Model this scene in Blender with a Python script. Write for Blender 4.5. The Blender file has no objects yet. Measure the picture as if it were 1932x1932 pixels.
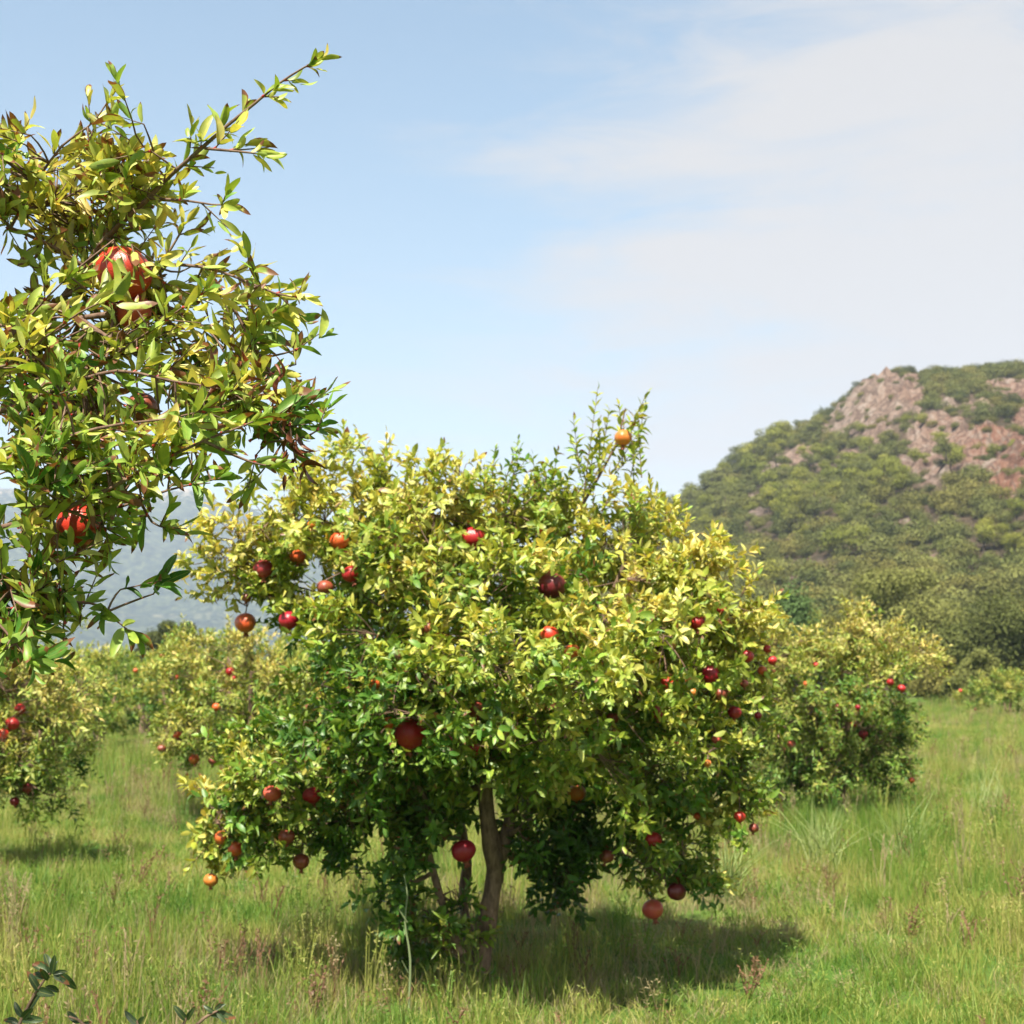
import bpy, math, random
import numpy as np
from mathutils import Vector, Matrix, noise

random.seed(11)
rng = np.random.default_rng(11)
SC = bpy.context.scene
COL = SC.collection

# ------------------------------------------------------------------ camera
F = 2654.0            # focal length in pixels of a 1932 px wide frame
CZ = 1.4
PITCH = math.radians(6.5)
cam_d = bpy.data.cameras.new('camera')
cam_d.sensor_width = 36.0
cam_d.lens = F / 1932 * 36.0
cam_d.clip_end = 20000
cam_d.clip_start = 0.05
cam_d.dof.use_dof = True
cam_d.dof.focus_distance = 2.55
cam_d.dof.aperture_fstop = 10.0
cam = bpy.data.objects.new('camera', cam_d)
cam.location = (0, 0, CZ)
cam.rotation_euler = (math.radians(90) + PITCH, 0, 0)
COL.objects.link(cam)
SC.camera = cam

# ------------------------------------------------------------------ light
SUN_TO = Vector((-0.15, -0.48, 0.85)).normalized()
SUN_EL = math.asin(SUN_TO.z)
SUN_AZ = math.atan2(SUN_TO.x, SUN_TO.y)
w = bpy.data.worlds.new('World')
SC.world = w
w.use_nodes = True
nt = w.node_tree
for n in list(nt.nodes):
    nt.nodes.remove(n)


def nd(tree, typ, **kw):
    n = tree.nodes.new(typ)
    for k, v in kw.items():
        if k.startswith('i_'):
            n.inputs[k[2:].replace('_', ' ')].default_value = v
        else:
            setattr(n, k, v)
    return n


ALB = 0.73   # overall level of the surface colours


def ramp(tree, stops, interp='LINEAR'):
    n = tree.nodes.new('ShaderNodeValToRGB')
    n.color_ramp.interpolation = interp
    e = n.color_ramp.elements
    while len(e) > 1:
        e.remove(e[-1])
    e[0].position = stops[0][0]
    e[0].color = (*[v * ALB for v in stops[0][1]], 1)
    for p, c in stops[1:]:
        x = e.new(p)
        x.color = (*[v * ALB for v in c], 1)
    return n


def mth(tree, op, a=None, b=None, clamp=False):
    n = tree.nodes.new('ShaderNodeMath')
    n.operation = op
    n.use_clamp = clamp
    for i, v in enumerate((a, b)):
        if v is None:
            continue
        if isinstance(v, (int, float)):
            n.inputs[i].default_value = v
        else:
            tree.links.new(v, n.inputs[i])
    return n.outputs[0]


def mixc(tree, fac, a, b, mode='MIX'):
    n = tree.nodes.new('ShaderNodeMix')
    n.data_type = 'RGBA'
    n.blend_type = mode
    for i, v in ((0, fac), (6, a), (7, b)):
        if isinstance(v, (int, float)):
            n.inputs[i].default_value = v
        elif isinstance(v, tuple):
            n.inputs[i].default_value = (*v, 1)
        else:
            tree.links.new(v, n.inputs[i])
    return n.outputs[2]


sky = nd(nt, 'ShaderNodeTexSky')
sky.sky_type = 'NISHITA'
sky.sun_disc = False
sky.sun_elevation = SUN_EL
sky.sun_rotation = SUN_AZ
sky.air_density = 1.0
sky.dust_density = 1.2
sky.ozone_density = 2.0
tc = nd(nt, 'ShaderNodeTexCoord')
sep = nd(nt, 'ShaderNodeSeparateXYZ')
nt.links.new(tc.outputs['Generated'], sep.inputs[0])
# high thin cloud: stretched noise, denser towards the right of the view and all round behind it
mp = nd(nt, 'ShaderNodeMapping')
mp.inputs['Rotation'].default_value = (0, math.radians(-28), 0)
mp.inputs['Scale'].default_value = (1.2, 2.0, 3.6)
mp.inputs['Location'].default_value = (0.35, 0.2, 0.15)
nt.links.new(tc.outputs['Generated'], mp.inputs[0])
cn = nd(nt, 'ShaderNodeTexNoise', i_Scale=2.0, i_Detail=9.0, i_Roughness=0.56, i_Distortion=0.6)
nt.links.new(mp.outputs[0], cn.inputs['Vector'])
cm = mth(nt, 'ADD', mth(nt, 'MULTIPLY', mth(nt, 'SUBTRACT', cn.outputs[0], 0.5), 2.9),
         mth(nt, 'MULTIPLY', mth(nt, 'ADD', sep.outputs[0], -0.02), 2.3))
mp2 = nd(nt, 'ShaderNodeMapping')
mp2.inputs['Rotation'].default_value = (0, math.radians(-20), 0)
mp2.inputs['Scale'].default_value = (2.2, 2.2, 11.0)
nt.links.new(tc.outputs['Generated'], mp2.inputs[0])
cn2 = nd(nt, 'ShaderNodeTexNoise', i_Scale=3.2, i_Detail=10.0, i_Roughness=0.62, i_Distortion=0.9)
nt.links.new(mp2.outputs[0], cn2.inputs['Vector'])
cm = mth(nt, 'ADD', cm, mth(nt, 'MULTIPLY', mth(nt, 'SUBTRACT', cn2.outputs[0], 0.5), 1.1))
cm = mth(nt, 'ADD', cm, 0.24, clamp=True)
cms = nd(nt, 'ShaderNodeMapRange', interpolation_type='SMOOTHSTEP')
nt.links.new(cm, cms.inputs[0])
cms.inputs[1].default_value = 0.0
cms.inputs[2].default_value = 1.0
cms.inputs[3].default_value = 0.0
cms.inputs[4].default_value = 0.92
skc = mixc(nt, 1.0, sky.outputs[0], (2.22, 2.26, 1.90), 'MULTIPLY')
hz = mth(nt, 'POWER', mth(nt, 'SUBTRACT', 1.0, mth(nt, 'MAXIMUM', sep.outputs[2], 0.0), clamp=True), 3.6)
skc = mixc(nt, mth(nt, 'MULTIPLY', hz, 0.75), skc, (5.1, 5.15, 5.7))
skc = mixc(nt, cms.outputs[0], skc, (6.7, 6.45, 6.3))
bg = nd(nt, 'ShaderNodeBackground', i_Strength=0.0405)
wo = nd(nt, 'ShaderNodeOutputWorld')
nt.links.new(skc, bg.inputs[0])
nt.links.new(bg.outputs[0], wo.inputs[0])

sd = bpy.data.lights.new('sun', 'SUN')
sd.energy = 5.0
sd.angle = math.radians(0.53)
sd.color = (1.0, 0.925, 0.79)
so = bpy.data.objects.new('sun', sd)
so.rotation_euler = SUN_TO.to_track_quat('Z', 'Y').to_euler()
so.location = (-3, -5, 30)
COL.objects.link(so)

vs = SC.view_settings
vs.view_transform = 'Standard'
vs.look = 'None'
vs.exposure = 1.5
vs.gamma = 1.0
vs.use_curve_mapping = False
SC.cycles.max_bounces = 7
SC.cycles.diffuse_bounces = 3
SC.cycles.glossy_bounces = 2
SC.cycles.transmission_bounces = 4
SC.cycles.volume_bounces = 0
SC.cycles.sample_clamp_indirect = 4.0
SC.cycles.use_denoising = True


# ------------------------------------------------------------------ helpers
def P(x, y, Y):
    """world point seen at (x, y) of the 1932 px frame, standing at depth Y"""
    cx, cy = (x - 966) / F, (966 - y) / F
    k = Y / (math.cos(PITCH) - cy * math.sin(PITCH))
    return np.array((cx * k, Y, CZ + (math.sin(PITCH) + cy * math.cos(PITCH)) * k))


def proj(p):
    p = np.atleast_2d(p)
    z = p[:, 2] - CZ
    fw = p[:, 1] * math.cos(PITCH) + z * math.sin(PITCH)
    up = -p[:, 1] * math.sin(PITCH) + z * math.cos(PITCH)
    fw = np.where(fw < 0.05, 0.05, fw)
    return 966 + F * p[:, 0] / fw, 966 - F * up / fw


def nrm(a):
    return a / (np.linalg.norm(a, axis=-1, keepdims=True) + 1e-9)


def tag(o, label=None, cat=None, group=None, kind=None):
    if label: o['label'] = label
    if cat: o['category'] = cat
    if group: o['group'] = group
    if kind: o['kind'] = kind
    return o


def link(o, parent=None):
    COL.objects.link(o)
    if parent is not None:
        o.parent = parent
        o.matrix_parent_inverse = Matrix.Translation(-Vector(parent.location))
    return o


def empty(name, loc):
    o = bpy.data.objects.new(name, None)
    o.location = loc
    o.empty_display_size = 0.2
    COL.objects.link(o)
    return o


def mesh_np(name, V, Q, mat, tint=None, luv=None, smooth=True):
    """V (n,3), Q list of (m,k) int arrays of equal k"""
    me = bpy.data.meshes.new(name)
    V = np.asarray(V, dtype=np.float32)
    Q = np.asarray(Q, dtype=np.int32)
    m, k = Q.shape
    me.vertices.add(len(V))
    me.vertices.foreach_set('co', V.ravel())
    me.loops.add(m * k)
    me.loops.foreach_set('vertex_index', Q.ravel())
    me.polygons.add(m)
    me.polygons.foreach_set('loop_start', np.arange(0, m * k, k, dtype=np.int32))
    me.polygons.foreach_set('use_smooth', np.full(m, smooth))
    if tint is not None:
        a = me.attributes.new('tint', 'FLOAT_COLOR', 'POINT')
        a.data.foreach_set('color', np.asarray(tint, dtype=np.float32).ravel())
    if luv is not None:
        a = me.attributes.new('luv', 'FLOAT_VECTOR', 'POINT')
        a.data.foreach_set('vector', np.asarray(luv, dtype=np.float32).ravel())
    me.update(calc_edges=True)
    me.materials.append(mat)
    return me


def mobj(name, me, parent=None):
    return link(bpy.data.objects.new(name, me), parent)


class Tubes:
    """collects tapered tubes into one mesh"""
    def __init__(s, sides=6):
        s.V, s.Q, s.n, s.k = [], [], 0, sides

    def add(s, pts, rad, k=None, bumpy=0.0):
        k = k or s.k
        pts = np.asarray(pts, float)
        rad = np.asarray(rad, float)
        t = np.gradient(pts, axis=0)
        t = nrm(t)
        ref = np.array((0.13, 0.97, 0.2)) if abs(t[0][1]) < 0.9 else np.array((1.0, 0.1, 0))
        a = nrm(np.cross(t, ref))
        b = np.cross(t, a)
        ang = np.linspace(0, 2 * math.pi, k, endpoint=False)
        R = rad[:, None] * np.ones(k)
        if bumpy:
            R = R * (1 + bumpy * rng.uniform(-1, 1, R.shape))
        ring = pts[:, None] + R[..., None] * (np.cos(ang)[None, :, None] * a[:, None] + np.sin(ang)[None, :, None] * b[:, None])
        m = len(pts)
        s.V.append(ring.reshape(-1, 3))
        i = np.arange(m - 1)[:, None] * k
        j = np.arange(k)[None]
        j2 = (j + 1) % k
        q = np.stack([i + j, i + j2, i + k + j2, i + k + j], -1).reshape(-1, 4) + s.n
        s.Q.append(q)
        # caps (degenerate quads to one centre) are left out: ends are thin
        s.n += m * k

    def clear_before(s, spots):
        """drop the thin tubes that would cross in front of (x, y, r, Y)"""
        keep = []
        for V_ in s.V:
            a_ = np.concatenate([V_, (V_[:-1] + V_[1:]) / 2])
            x_, y_ = proj(a_)
            keep.append(not any((((x_ - x) ** 2 + (y_ - y) ** 2 < (r_ * 1.05) ** 2) & (a_[:, 1] < Y_)).any() for x, y, r_, Y_ in spots))
        V2, Q2, n, off = [], [], 0, 0
        for V_, Q_, k_ in zip(s.V, s.Q, keep):
            if k_:
                V2.append(V_); Q2.append(Q_ - off + n); n += len(V_)
            off += len(V_)
        s.V, s.Q, s.n = V2, Q2, n

    def build(s, name, mat, parent=None):
        if not s.V:
            return None
        return mobj(name, mesh_np(name, np.concatenate(s.V), np.concatenate(s.Q), mat), parent)


def curve_pts(a, b, n=5, bow=0.12, up=0.1):
    a, b = np.asarray(a, float), np.asarray(b, float)
    d = np.linalg.norm(b - a)
    t = np.linspace(0, 1, n)[:, None]
    m = (a + b) / 2 + rng.normal(0, bow * d, 3) + np.array((0, 0, up * d))
    return (1 - t) ** 2 * a + 2 * t * (1 - t) * m + t * t * b


def poly_smooth(pts, step=0.05):
    """Catmull-Rom resampling of a polyline"""
    pts = np.asarray(pts, float)
    if len(pts) < 3:
        n = max(2, int(np.linalg.norm(pts[-1] - pts[0]) / step) + 1)
        t = np.linspace(0, 1, n)[:, None]
        return pts[0] * (1 - t) + pts[-1] * t
    ext = np.vstack([2 * pts[0] - pts[1], pts, 2 * pts[-1] - pts[-2]])
    out = []
    for i in range(1, len(ext) - 2):
        p0, p1, p2, p3 = ext[i - 1:i + 3]
        n = max(2, int(np.linalg.norm(p2 - p1) / step))
        for t in np.linspace(0, 1, n, endpoint=False):
            out.append(0.5 * ((2 * p1) + (-p0 + p2) * t + (2 * p0 - 5 * p1 + 4 * p2 - p3) * t * t + (-p0 + 3 * p1 - 3 * p2 + p3) * t ** 3))
    out.append(pts[-1])
    return np.array(out)


# ------------------------------------------------------------------ materials
def new_mat(name):
    m = bpy.data.materials.new(name)
    m.use_nodes = True
    t = m.node_tree
    for n in list(t.nodes):
        t.nodes.remove(n)
    out = t.nodes.new('ShaderNodeOutputMaterial')
    return m, t, out


def leaf_mat(name, source, transl=0.27, rough=0.44, veins=True, spec=0.4):
    m, t, out = new_mat(name)
    if source == 'attr':
        a = nd(t, 'ShaderNodeAttribute', attribute_name='tint')
        col, alpha = a.outputs['Color'], a.outputs['Alpha']
    else:
        a = nd(t, 'ShaderNodeObjectInfo')
        col, alpha = a.outputs['Color'], a.outputs['Alpha']
    g = nd(t, 'ShaderNodeNewGeometry')
    if veins:
        l = nd(t, 'ShaderNodeAttribute', attribute_name='luv')
        s = nd(t, 'ShaderNodeSeparateXYZ')
        t.links.new(l.outputs['Vector'], s.inputs[0])
        au = mth(t, 'ABSOLUTE', s.outputs[0])
        # midrib paler, blotches, browned tip and margin on some leaves
        rib = mth(t, 'SUBTRACT', 1.0, mth(t, 'MULTIPLY', au, 9.0), clamp=True)
        col = mixc(t, mth(t, 'MULTIPLY', rib, 0.35), col, (0.31, 0.32, 0.09))
        sv = mth(t, 'SINE', mth(t, 'MULTIPLY', mth(t, 'SUBTRACT', s.outputs[1], mth(t, 'MULTIPLY', au, 0.22)), 62.0))
        sv = mth(t, 'MULTIPLY', mth(t, 'GREATER_THAN', sv, 0.86), 0.13)
        col = mixc(t, sv, col, (0.26, 0.29, 0.07))
        nz = nd(t, 'ShaderNodeTexNoise', i_Scale=70.0, i_Detail=3.0)
        t.links.new(g.outputs['Position'], nz.inputs['Vector'])
        bl = mth(t, 'MULTIPLY', mth(t, 'SUBTRACT', nz.outputs[0], 0.48, clamp=True), 2.4, clamp=True)
        col = mixc(t, bl, col, mixc(t, 1.0, col, (1.75, 1.45, 1.2), 'MULTIPLY'))
        edge = mth(t, 'MAXIMUM', mth(t, 'SUBTRACT', s.outputs[1], 0.45), mth(t, 'SUBTRACT', au, 0.52))
        edge = mth(t, 'ADD', mth(t, 'MULTIPLY', edge, 2.0), mth(t, 'MULTIPLY', mth(t, 'SUBTRACT', nz.outputs[0], 0.5), 1.6))
        br = mth(t, 'SUBTRACT', edge, mth(t, 'SUBTRACT', 1.25, mth(t, 'MULTIPLY', alpha, 1.25)))
        br = mth(t, 'MULTIPLY', br, 5.0, clamp=True)
        col = mixc(t, br, col, (0.15, 0.06, 0.022))
    p = nd(t, 'ShaderNodeBsdfPrincipled', i_Roughness=rough)
    p.inputs['Specular IOR Level'].default_value = spec
    t.links.new(col, p.inputs['Base Color'])
    tr = nd(t, 'ShaderNodeBsdfTranslucent')
    t.links.new(mixc(t, 1.0, col, (1.5, 1.35, 0.7), 'MULTIPLY'), tr.inputs[0])
    mx = nd(t, 'ShaderNodeMixShader')
    mx.inputs[0].default_value = transl
    t.links.new(p.outputs[0], mx.inputs[1])
    t.links.new(tr.outputs[0], mx.inputs[2])
    t.links.new(mx.outputs[0], out.inputs[0])
    return m


def bark_mat(name, c1, c2, scale=30.0, bump=0.6):
    m, t, out = new_mat(name)
    g = nd(t, 'ShaderNodeNewGeometry')
    mp_ = nd(t, 'ShaderNodeMapping')
    mp_.inputs['Scale'].default_value = (1, 1, 0.35)
    t.links.new(g.outputs['Position'], mp_.inputs[0])
    n1 = nd(t, 'ShaderNodeTexNoise', i_Scale=scale, i_Detail=8.0, i_Roughness=0.7)
    t.links.new(mp_.outputs[0], n1.inputs['Vector'])
    r = ramp(t, [(0.32, c1), (0.68, c2)])
    t.links.new(n1.outputs[0], r.inputs[0])
    p = nd(t, 'ShaderNodeBsdfPrincipled', i_Roughness=0.85)
    t.links.new(r.outputs[0], p.inputs['Base Color'])
    b = nd(t, 'ShaderNodeBump', i_Strength=bump, i_Distance=0.01)
    t.links.new(n1.outputs[0], b.inputs['Height'])
    t.links.new(b.outputs[0], p.inputs['Normal'])
    t.links.new(p.outputs[0], out.inputs[0])
    return m


M_LEAF = leaf_mat('leaf_mass', 'attr')
M_LEAF_OBJ = leaf_mat('leaf_single', 'obj')
M_LEAF_FAR = leaf_mat('leaf_far', 'attr', veins=False, rough=0.5, spec=0.3)
M_BARK = bark_mat('bark_grey_brown', (0.075, 0.045, 0.026), (0.42, 0.28, 0.18), 34.0, 1.0)
M_TWIG = bark_mat('twig_reddish', (0.10, 0.045, 0.03), (0.26, 0.17, 0.11), 60.0, 0.3)
M_DARKBARK = bark_mat('bark_dark', (0.05, 0.035, 0.025), (0.14, 0.10, 0.07))

m, t, out = new_mat('red_bud')
p = nd(t, 'ShaderNodeBsdfPrincipled', i_Roughness=0.4)
p.inputs['Base Color'].default_value = (0.32, 0.028, 0.024, 1)
t.links.new(p.outputs[0], out.inputs[0])
M_BUD = m

# pomegranate skin: the object colour over a yellow ground, mottled
m, t, out = new_mat('pomegranate_skin')
oi = nd(t, 'ShaderNodeObjectInfo')
tc2 = nd(t, 'ShaderNodeTexCoord')
ad = nd(t, 'ShaderNodeVectorMath', operation='ADD')
sc_ = nd(t, 'ShaderNodeVectorMath', operation='SCALE')
cmb = nd(t, 'ShaderNodeCombineXYZ')
t.links.new(mth(t, 'MULTIPLY', oi.outputs['Random'], 7.0), cmb.inputs[0])
t.links.new(mth(t, 'MULTIPLY', oi.outputs['Random'], 3.0), cmb.inputs[2])
t.links.new(tc2.outputs['Object'], ad.inputs[0])
t.links.new(cmb.outputs[0], ad.inputs[1])
n1 = nd(t, 'ShaderNodeTexNoise', i_Scale=1.1, i_Detail=4.0, i_Roughness=0.6)
t.links.new(ad.outputs[0], n1.inputs['Vector'])
n2 = nd(t, 'ShaderNodeTexNoise', i_Scale=16.0, i_Detail=3.0)
t.links.new(ad.outputs[0], n2.inputs['Vector'])
k = mth(t, 'ADD', mth(t, 'MULTIPLY', mth(t, 'SUBTRACT', n1.outputs[0], 0.56), 3.2),
        mth(t, 'SUBTRACT', mth(t, 'MULTIPLY', n2.outputs[0], 0.5), mth(t, 'SUBTRACT', oi.outputs['Alpha'], 0.55)), clamp=True)
c = mixc(t, k, oi.outputs['Color'], (0.44, 0.19, 0.035))
n3 = nd(t, 'ShaderNodeTexNoise', i_Scale=3.4, i_Detail=6.0, i_Roughness=0.7, i_Distortion=0.5)
t.links.new(ad.outputs[0], n3.inputs['Vector'])
rs_ = mth(t, 'MULTIPLY', mth(t, 'SUBTRACT', n3.outputs[0], 0.57, clamp=True), 9.0, clamp=True)
c = mixc(t, mth(t, 'MULTIPLY', rs_, 0.5), c, (0.17, 0.085, 0.035))
sp = mth(t, 'MULTIPLY', mth(t, 'SUBTRACT', n2.outputs[0], 0.64, clamp=True), 6.0, clamp=True)
c = mixc(t, mth(t, 'MULTIPLY', sp, 0.6), c, (0.25, 0.12, 0.05))
p = nd(t, 'ShaderNodeBsdfPrincipled', i_Roughness=0.36)
p.inputs['Subsurface Weight'].default_value = 0.0
t.links.new(c, p.inputs['Base Color'])
b = nd(t, 'ShaderNodeBump', i_Strength=0.12, i_Distance=0.05)
t.links.new(n2.outputs[0], b.inputs['Height'])
t.links.new(b.outputs[0], p.inputs['Normal'])
t.links.new(p.outputs[0], out.inputs[0])
M_FRUIT = m
M_CALYX = bark_mat('calyx_brown_red', (0.16, 0.035, 0.02), (0.42, 0.14, 0.06), 90.0, 0.3)

# ------------------------------------------------------------------ leaf meshes
def leaf_template(rows, cols, width, bend, fold, twist=0.0, side=0.0):
    """x along the leaf 0..1, y across, z up; returns V, Q, luv"""
    ts = np.linspace(0, 1, rows)
    us = np.linspace(-1, 1, cols)
    V, L = [], []
    for t_ in ts:
        wdt = width * (math.sin(math.pi * min(1, t_ ** 0.86)) ** 0.55 if 0 < t_ < 1 else 0.0)
        wdt = max(wdt, 0.018 if t_ < 0.5 else 0.004)
        for u in us:
            y = u * wdt
            z = fold * abs(u) * wdt - bend * t_ * t_ + 0.02 * math.sin(t_ * 9 + u * 3) * abs(u)
            a = twist * t_
            yy, zz = y * math.cos(a) - z * math.sin(a) * 0.3, z + y * math.sin(a)
            V.append((t_ * (1 - 0.25 * bend * t_), yy + side * t_ * t_, zz))
            L.append((u * wdt / width, t_, 0))
    Q = []
    for i in range(rows - 1):
        for j in range(cols - 1):
            a = i * cols + j
            Q.append((a, a + cols, a + cols + 1, a + 1))
    return np.array(V), np.array(Q), np.array(L)


def variants(rows, cols, n, wmul=1.0):
    r = random.Random(5 + rows)
    out = []
    for i_ in range(n):
        cr = 1.0 + 0.9 * (i_ % 3 == 2)   # every third one is curled
        out.append(leaf_template(rows, cols, r.uniform(0.12, 0.19) * wmul, r.uniform(-0.15, 0.42) * cr, r.uniform(0.15, 0.75) * cr,
                                 r.uniform(-0.7, 0.7) * cr, r.uniform(-0.14, 0.14)))
    return out


LEAF_HI = variants(8, 3, 12, 0.94)
LEAF_MID = variants(5, 3, 8, 1.15)
LEAF_LOW = variants(3, 3, 4, 1.25)
# curled, crisp dead leaves
LEAF_DEAD = [leaf_template(8, 3, 0.10, b_, 1.4, tw_, 0.1) for b_, tw_ in ((0.6, 1.6), (0.5, -1.8), (0.3, 2.4))]


def frames(D, N):
    X = nrm(D)
    Z = N - (N * X).sum(-1, keepdims=True) * X
    Z = nrm(Z)
    Y = np.cross(Z, X)
    return X, Y, Z


def build_leaves(name, L, temps, mat, parent):
    """L: dict pos, dir, nor, len, tint ; one mesh"""
    n = len(L['pos'])
    if n == 0:
        return None
    var = rng.integers(0, len(temps), n)
    Vs, Qs, Ts, Us, off = [], [], [], [], 0
    for v, (TV, TQ, TL) in enumerate(temps):
        idx = np.nonzero(var == v)[0]
        if len(idx) == 0:
            continue
        X, Y, Z = frames(L['dir'][idx], L['nor'][idx])
        l = L['len'][idx][:, None, None]
        V = L['pos'][idx][:, None] + l * (TV[None, :, 0:1] * X[:, None] + TV[None, :, 1:2] * Y[:, None] + TV[None, :, 2:3] * Z[:, None])
        k = len(TV)
        Q = TQ[None] + (np.arange(len(idx)) * k)[:, None, None] + off
        Vs.append(V.reshape(-1, 3)); Qs.append(Q.reshape(-1, 4))
        Ts.append(np.repeat(L['tint'][idx], k, 0)); Us.append(np.tile(TL, (len(idx), 1)))
        off += len(idx) * k
    me = mesh_np(name, np.concatenate(Vs), np.concatenate(Qs), mat, np.concatenate(Ts), np.concatenate(Us))
    o = mobj(name, me, parent)
    o['kind'] = 'stuff'
    return o


def single_leaf_meshes(temps):
    ms = []
    for TV, TQ, TL in temps:
        ms.append(mesh_np('leaf', TV, TQ, M_LEAF_OBJ, None, TL))
    return ms


def build_single_leaves(L, idx, meshes, parent):
    X, Y, Z = frames(L['dir'][idx], L['nor'][idx])
    inv = Matrix.Translation(-Vector(parent.location))
    for q, i in enumerate(idx):
        o = bpy.data.objects.new('leaf', meshes[int(rng.integers(0, len(meshes)))])
        l = float(L['len'][i])
        m = Matrix(((X[q][0] * l, Y[q][0] * l, Z[q][0] * l, L['pos'][i][0]),
                    (X[q][1] * l, Y[q][1] * l, Z[q][1] * l, L['pos'][i][1]),
                    (X[q][2] * l, Y[q][2] * l, Z[q][2] * l, L['pos'][i][2]), (0, 0, 0, 1)))
        o.parent = parent
        o.matrix_parent_inverse = inv
        o.matrix_basis = m
        o.color = tuple(float(c) for c in L['tint'][i])
        COL.objects.link(o)


def sub(L, mask):
    return {k: v[mask] for k, v in L.items()}


def cat_l(*Ls):
    Ls = [l for l in Ls if l is not None and len(l['pos'])]
    return {k: np.concatenate([l[k] for l in Ls]) for k in Ls[0]}


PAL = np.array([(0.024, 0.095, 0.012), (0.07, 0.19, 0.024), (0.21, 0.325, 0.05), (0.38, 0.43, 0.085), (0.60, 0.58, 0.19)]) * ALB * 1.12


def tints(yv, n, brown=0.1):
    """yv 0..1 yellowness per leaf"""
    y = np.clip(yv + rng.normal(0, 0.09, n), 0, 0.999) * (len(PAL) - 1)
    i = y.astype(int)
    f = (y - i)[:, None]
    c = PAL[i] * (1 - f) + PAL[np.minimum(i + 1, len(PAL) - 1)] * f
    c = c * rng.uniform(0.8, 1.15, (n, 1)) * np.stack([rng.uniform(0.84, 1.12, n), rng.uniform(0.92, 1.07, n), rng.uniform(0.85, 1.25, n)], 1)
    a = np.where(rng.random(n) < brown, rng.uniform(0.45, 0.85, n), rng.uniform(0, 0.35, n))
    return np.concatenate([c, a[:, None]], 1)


UP = np.array((0, 0, 1.0))


def shoot_leaves(B, D, Lg, leaf, pairs, yv, brown=0.1, droop=0.12, spread=50, leafvar=0.2):
    """leaves in opposite pairs along straight-ish shoots"""
    n = len(B)
    D = nrm(D)
    ref = np.where(np.abs(D[:, 2:3]) < 0.9, UP[None], np.array((1.0, 0, 0))[None])
    E1 = nrm(np.cross(D, ref))
    E2 = np.cross(D, E1)
    ph0 = rng.uniform(0, math.pi, n)
    pos, dr, no, ln, yy = [], [], [], [], []
    for k in range(pairs + 1):
        t_ = (k + 0.35) / (pairs + 0.2)
        base = B + D * (Lg * min(t_, 1.0))[:, None] - UP * (droop * Lg * t_ * t_)[:, None]
        ang = ph0 + k * math.pi / 2 + rng.normal(0, 0.25, n)
        for s in ((0, 1) if k < pairs else (0,)):
            a = ang + s * math.pi
            E = E1 * np.cos(a)[:, None] + E2 * np.sin(a)[:, None]
            sp = np.radians(spread + rng.normal(0, 12, n)) if k < pairs else rng.uniform(0, 0.3, n)
            if k == pairs - 1:
                sp = sp * 0.65
            d = D * np.cos(sp)[:, None] + E * np.sin(sp)[:, None]
            d = d + rng.normal(0, 0.12, d.shape)
            nn = D * np.sin(sp)[:, None] - E * np.cos(sp)[:, None] + UP * 0.55 + rng.normal(0, 0.28, d.shape)
            pos.append(base + rng.normal(0, 0.002, base.shape)); dr.append(d); no.append(nn)
            ln.append(leaf * (0.72 + 0.45 * math.sin(math.pi * min(1, (k + 0.8) / (pairs + 1)))) * rng.uniform(1 - leafvar, 1 + leafvar, n))
            yy.append(yv)
    yy = np.concatenate(yy)
    return dict(pos=np.concatenate(pos), dir=np.concatenate(dr), nor=np.concatenate(no), len=np.concatenate(ln),
                tint=tints(yy, len(yy), brown))


def sample_blobs(blobs, dens, shell=0.4, upw=0.35, outw=1.0, spray=0, sprayr=0.09):
    """blobs: (centre, radii, yellow, density) -> shoot bases B, directions D, yellow"""
    Bs, Ds, Ys = [], [], []
    for c, R, yl, dm in blobs:
        c, R = np.asarray(c), np.asarray(R)
        area = (R[0] * R[1] + R[1] * R[2] + R[0] * R[2])
        n = max(3, int(dens * dm * area))
        # shoots stand in sprays: a few dozen spray centres per lobe, each with its own lean and tone
        m = max(2, n // spray) if spray else n
        u = nrm(rng.normal(0, 1, (m, 3)))
        r = rng.random(m) ** shell
        p = c + u * r[:, None] * R
        d = nrm(u / R) * outw + UP * upw + rng.normal(0, 0.45, (m, 3))
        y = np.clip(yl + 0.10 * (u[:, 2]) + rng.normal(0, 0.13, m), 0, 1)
        if spray:
            j = rng.integers(0, m, n)
            t_ = rng.uniform(-1, 1, n)[:, None]
            dd = nrm(d)
            p = p[j] + dd[j] * t_ * sprayr + rng.normal(0, sprayr * 0.42, (n, 3))
            d = dd[j] + rng.normal(0, 0.42, (n, 3))
            y = np.clip(y[j] + rng.normal(0, 0.06, n), 0, 1)
        Bs.append(p); Ds.append(nrm(d)); Ys.append(y)
    return np.concatenate(Bs), np.concatenate(Ds), np.concatenate(Ys)


def pxblob(cx, cy, rx, ry, Y, rY, yl=0.5, dm=1.0):
    s = Y / F
    return (P(cx, cy, Y), np.array((rx * s, rY, ry * s)), yl, dm)


class Skeleton:
    def __init__(s):
        s.nodes = np.zeros((0, 3)); s.rad = np.zeros(0)

    def add(s, pts, rad):
        s.nodes = np.vstack([s.nodes, pts]); s.rad = np.concatenate([s.rad, rad])

    def near(s, p, root=None, pen=0.35, behind=None):
        d = np.linalg.norm(s.nodes - p, axis=1)
        if behind is not None:
            d = d + 5.0 * (s.nodes[:, 1] < behind)
        if root is not None:
            d = d + pen * np.linalg.norm(s.nodes - root, axis=1)
        return int(np.argmin(d))


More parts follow.
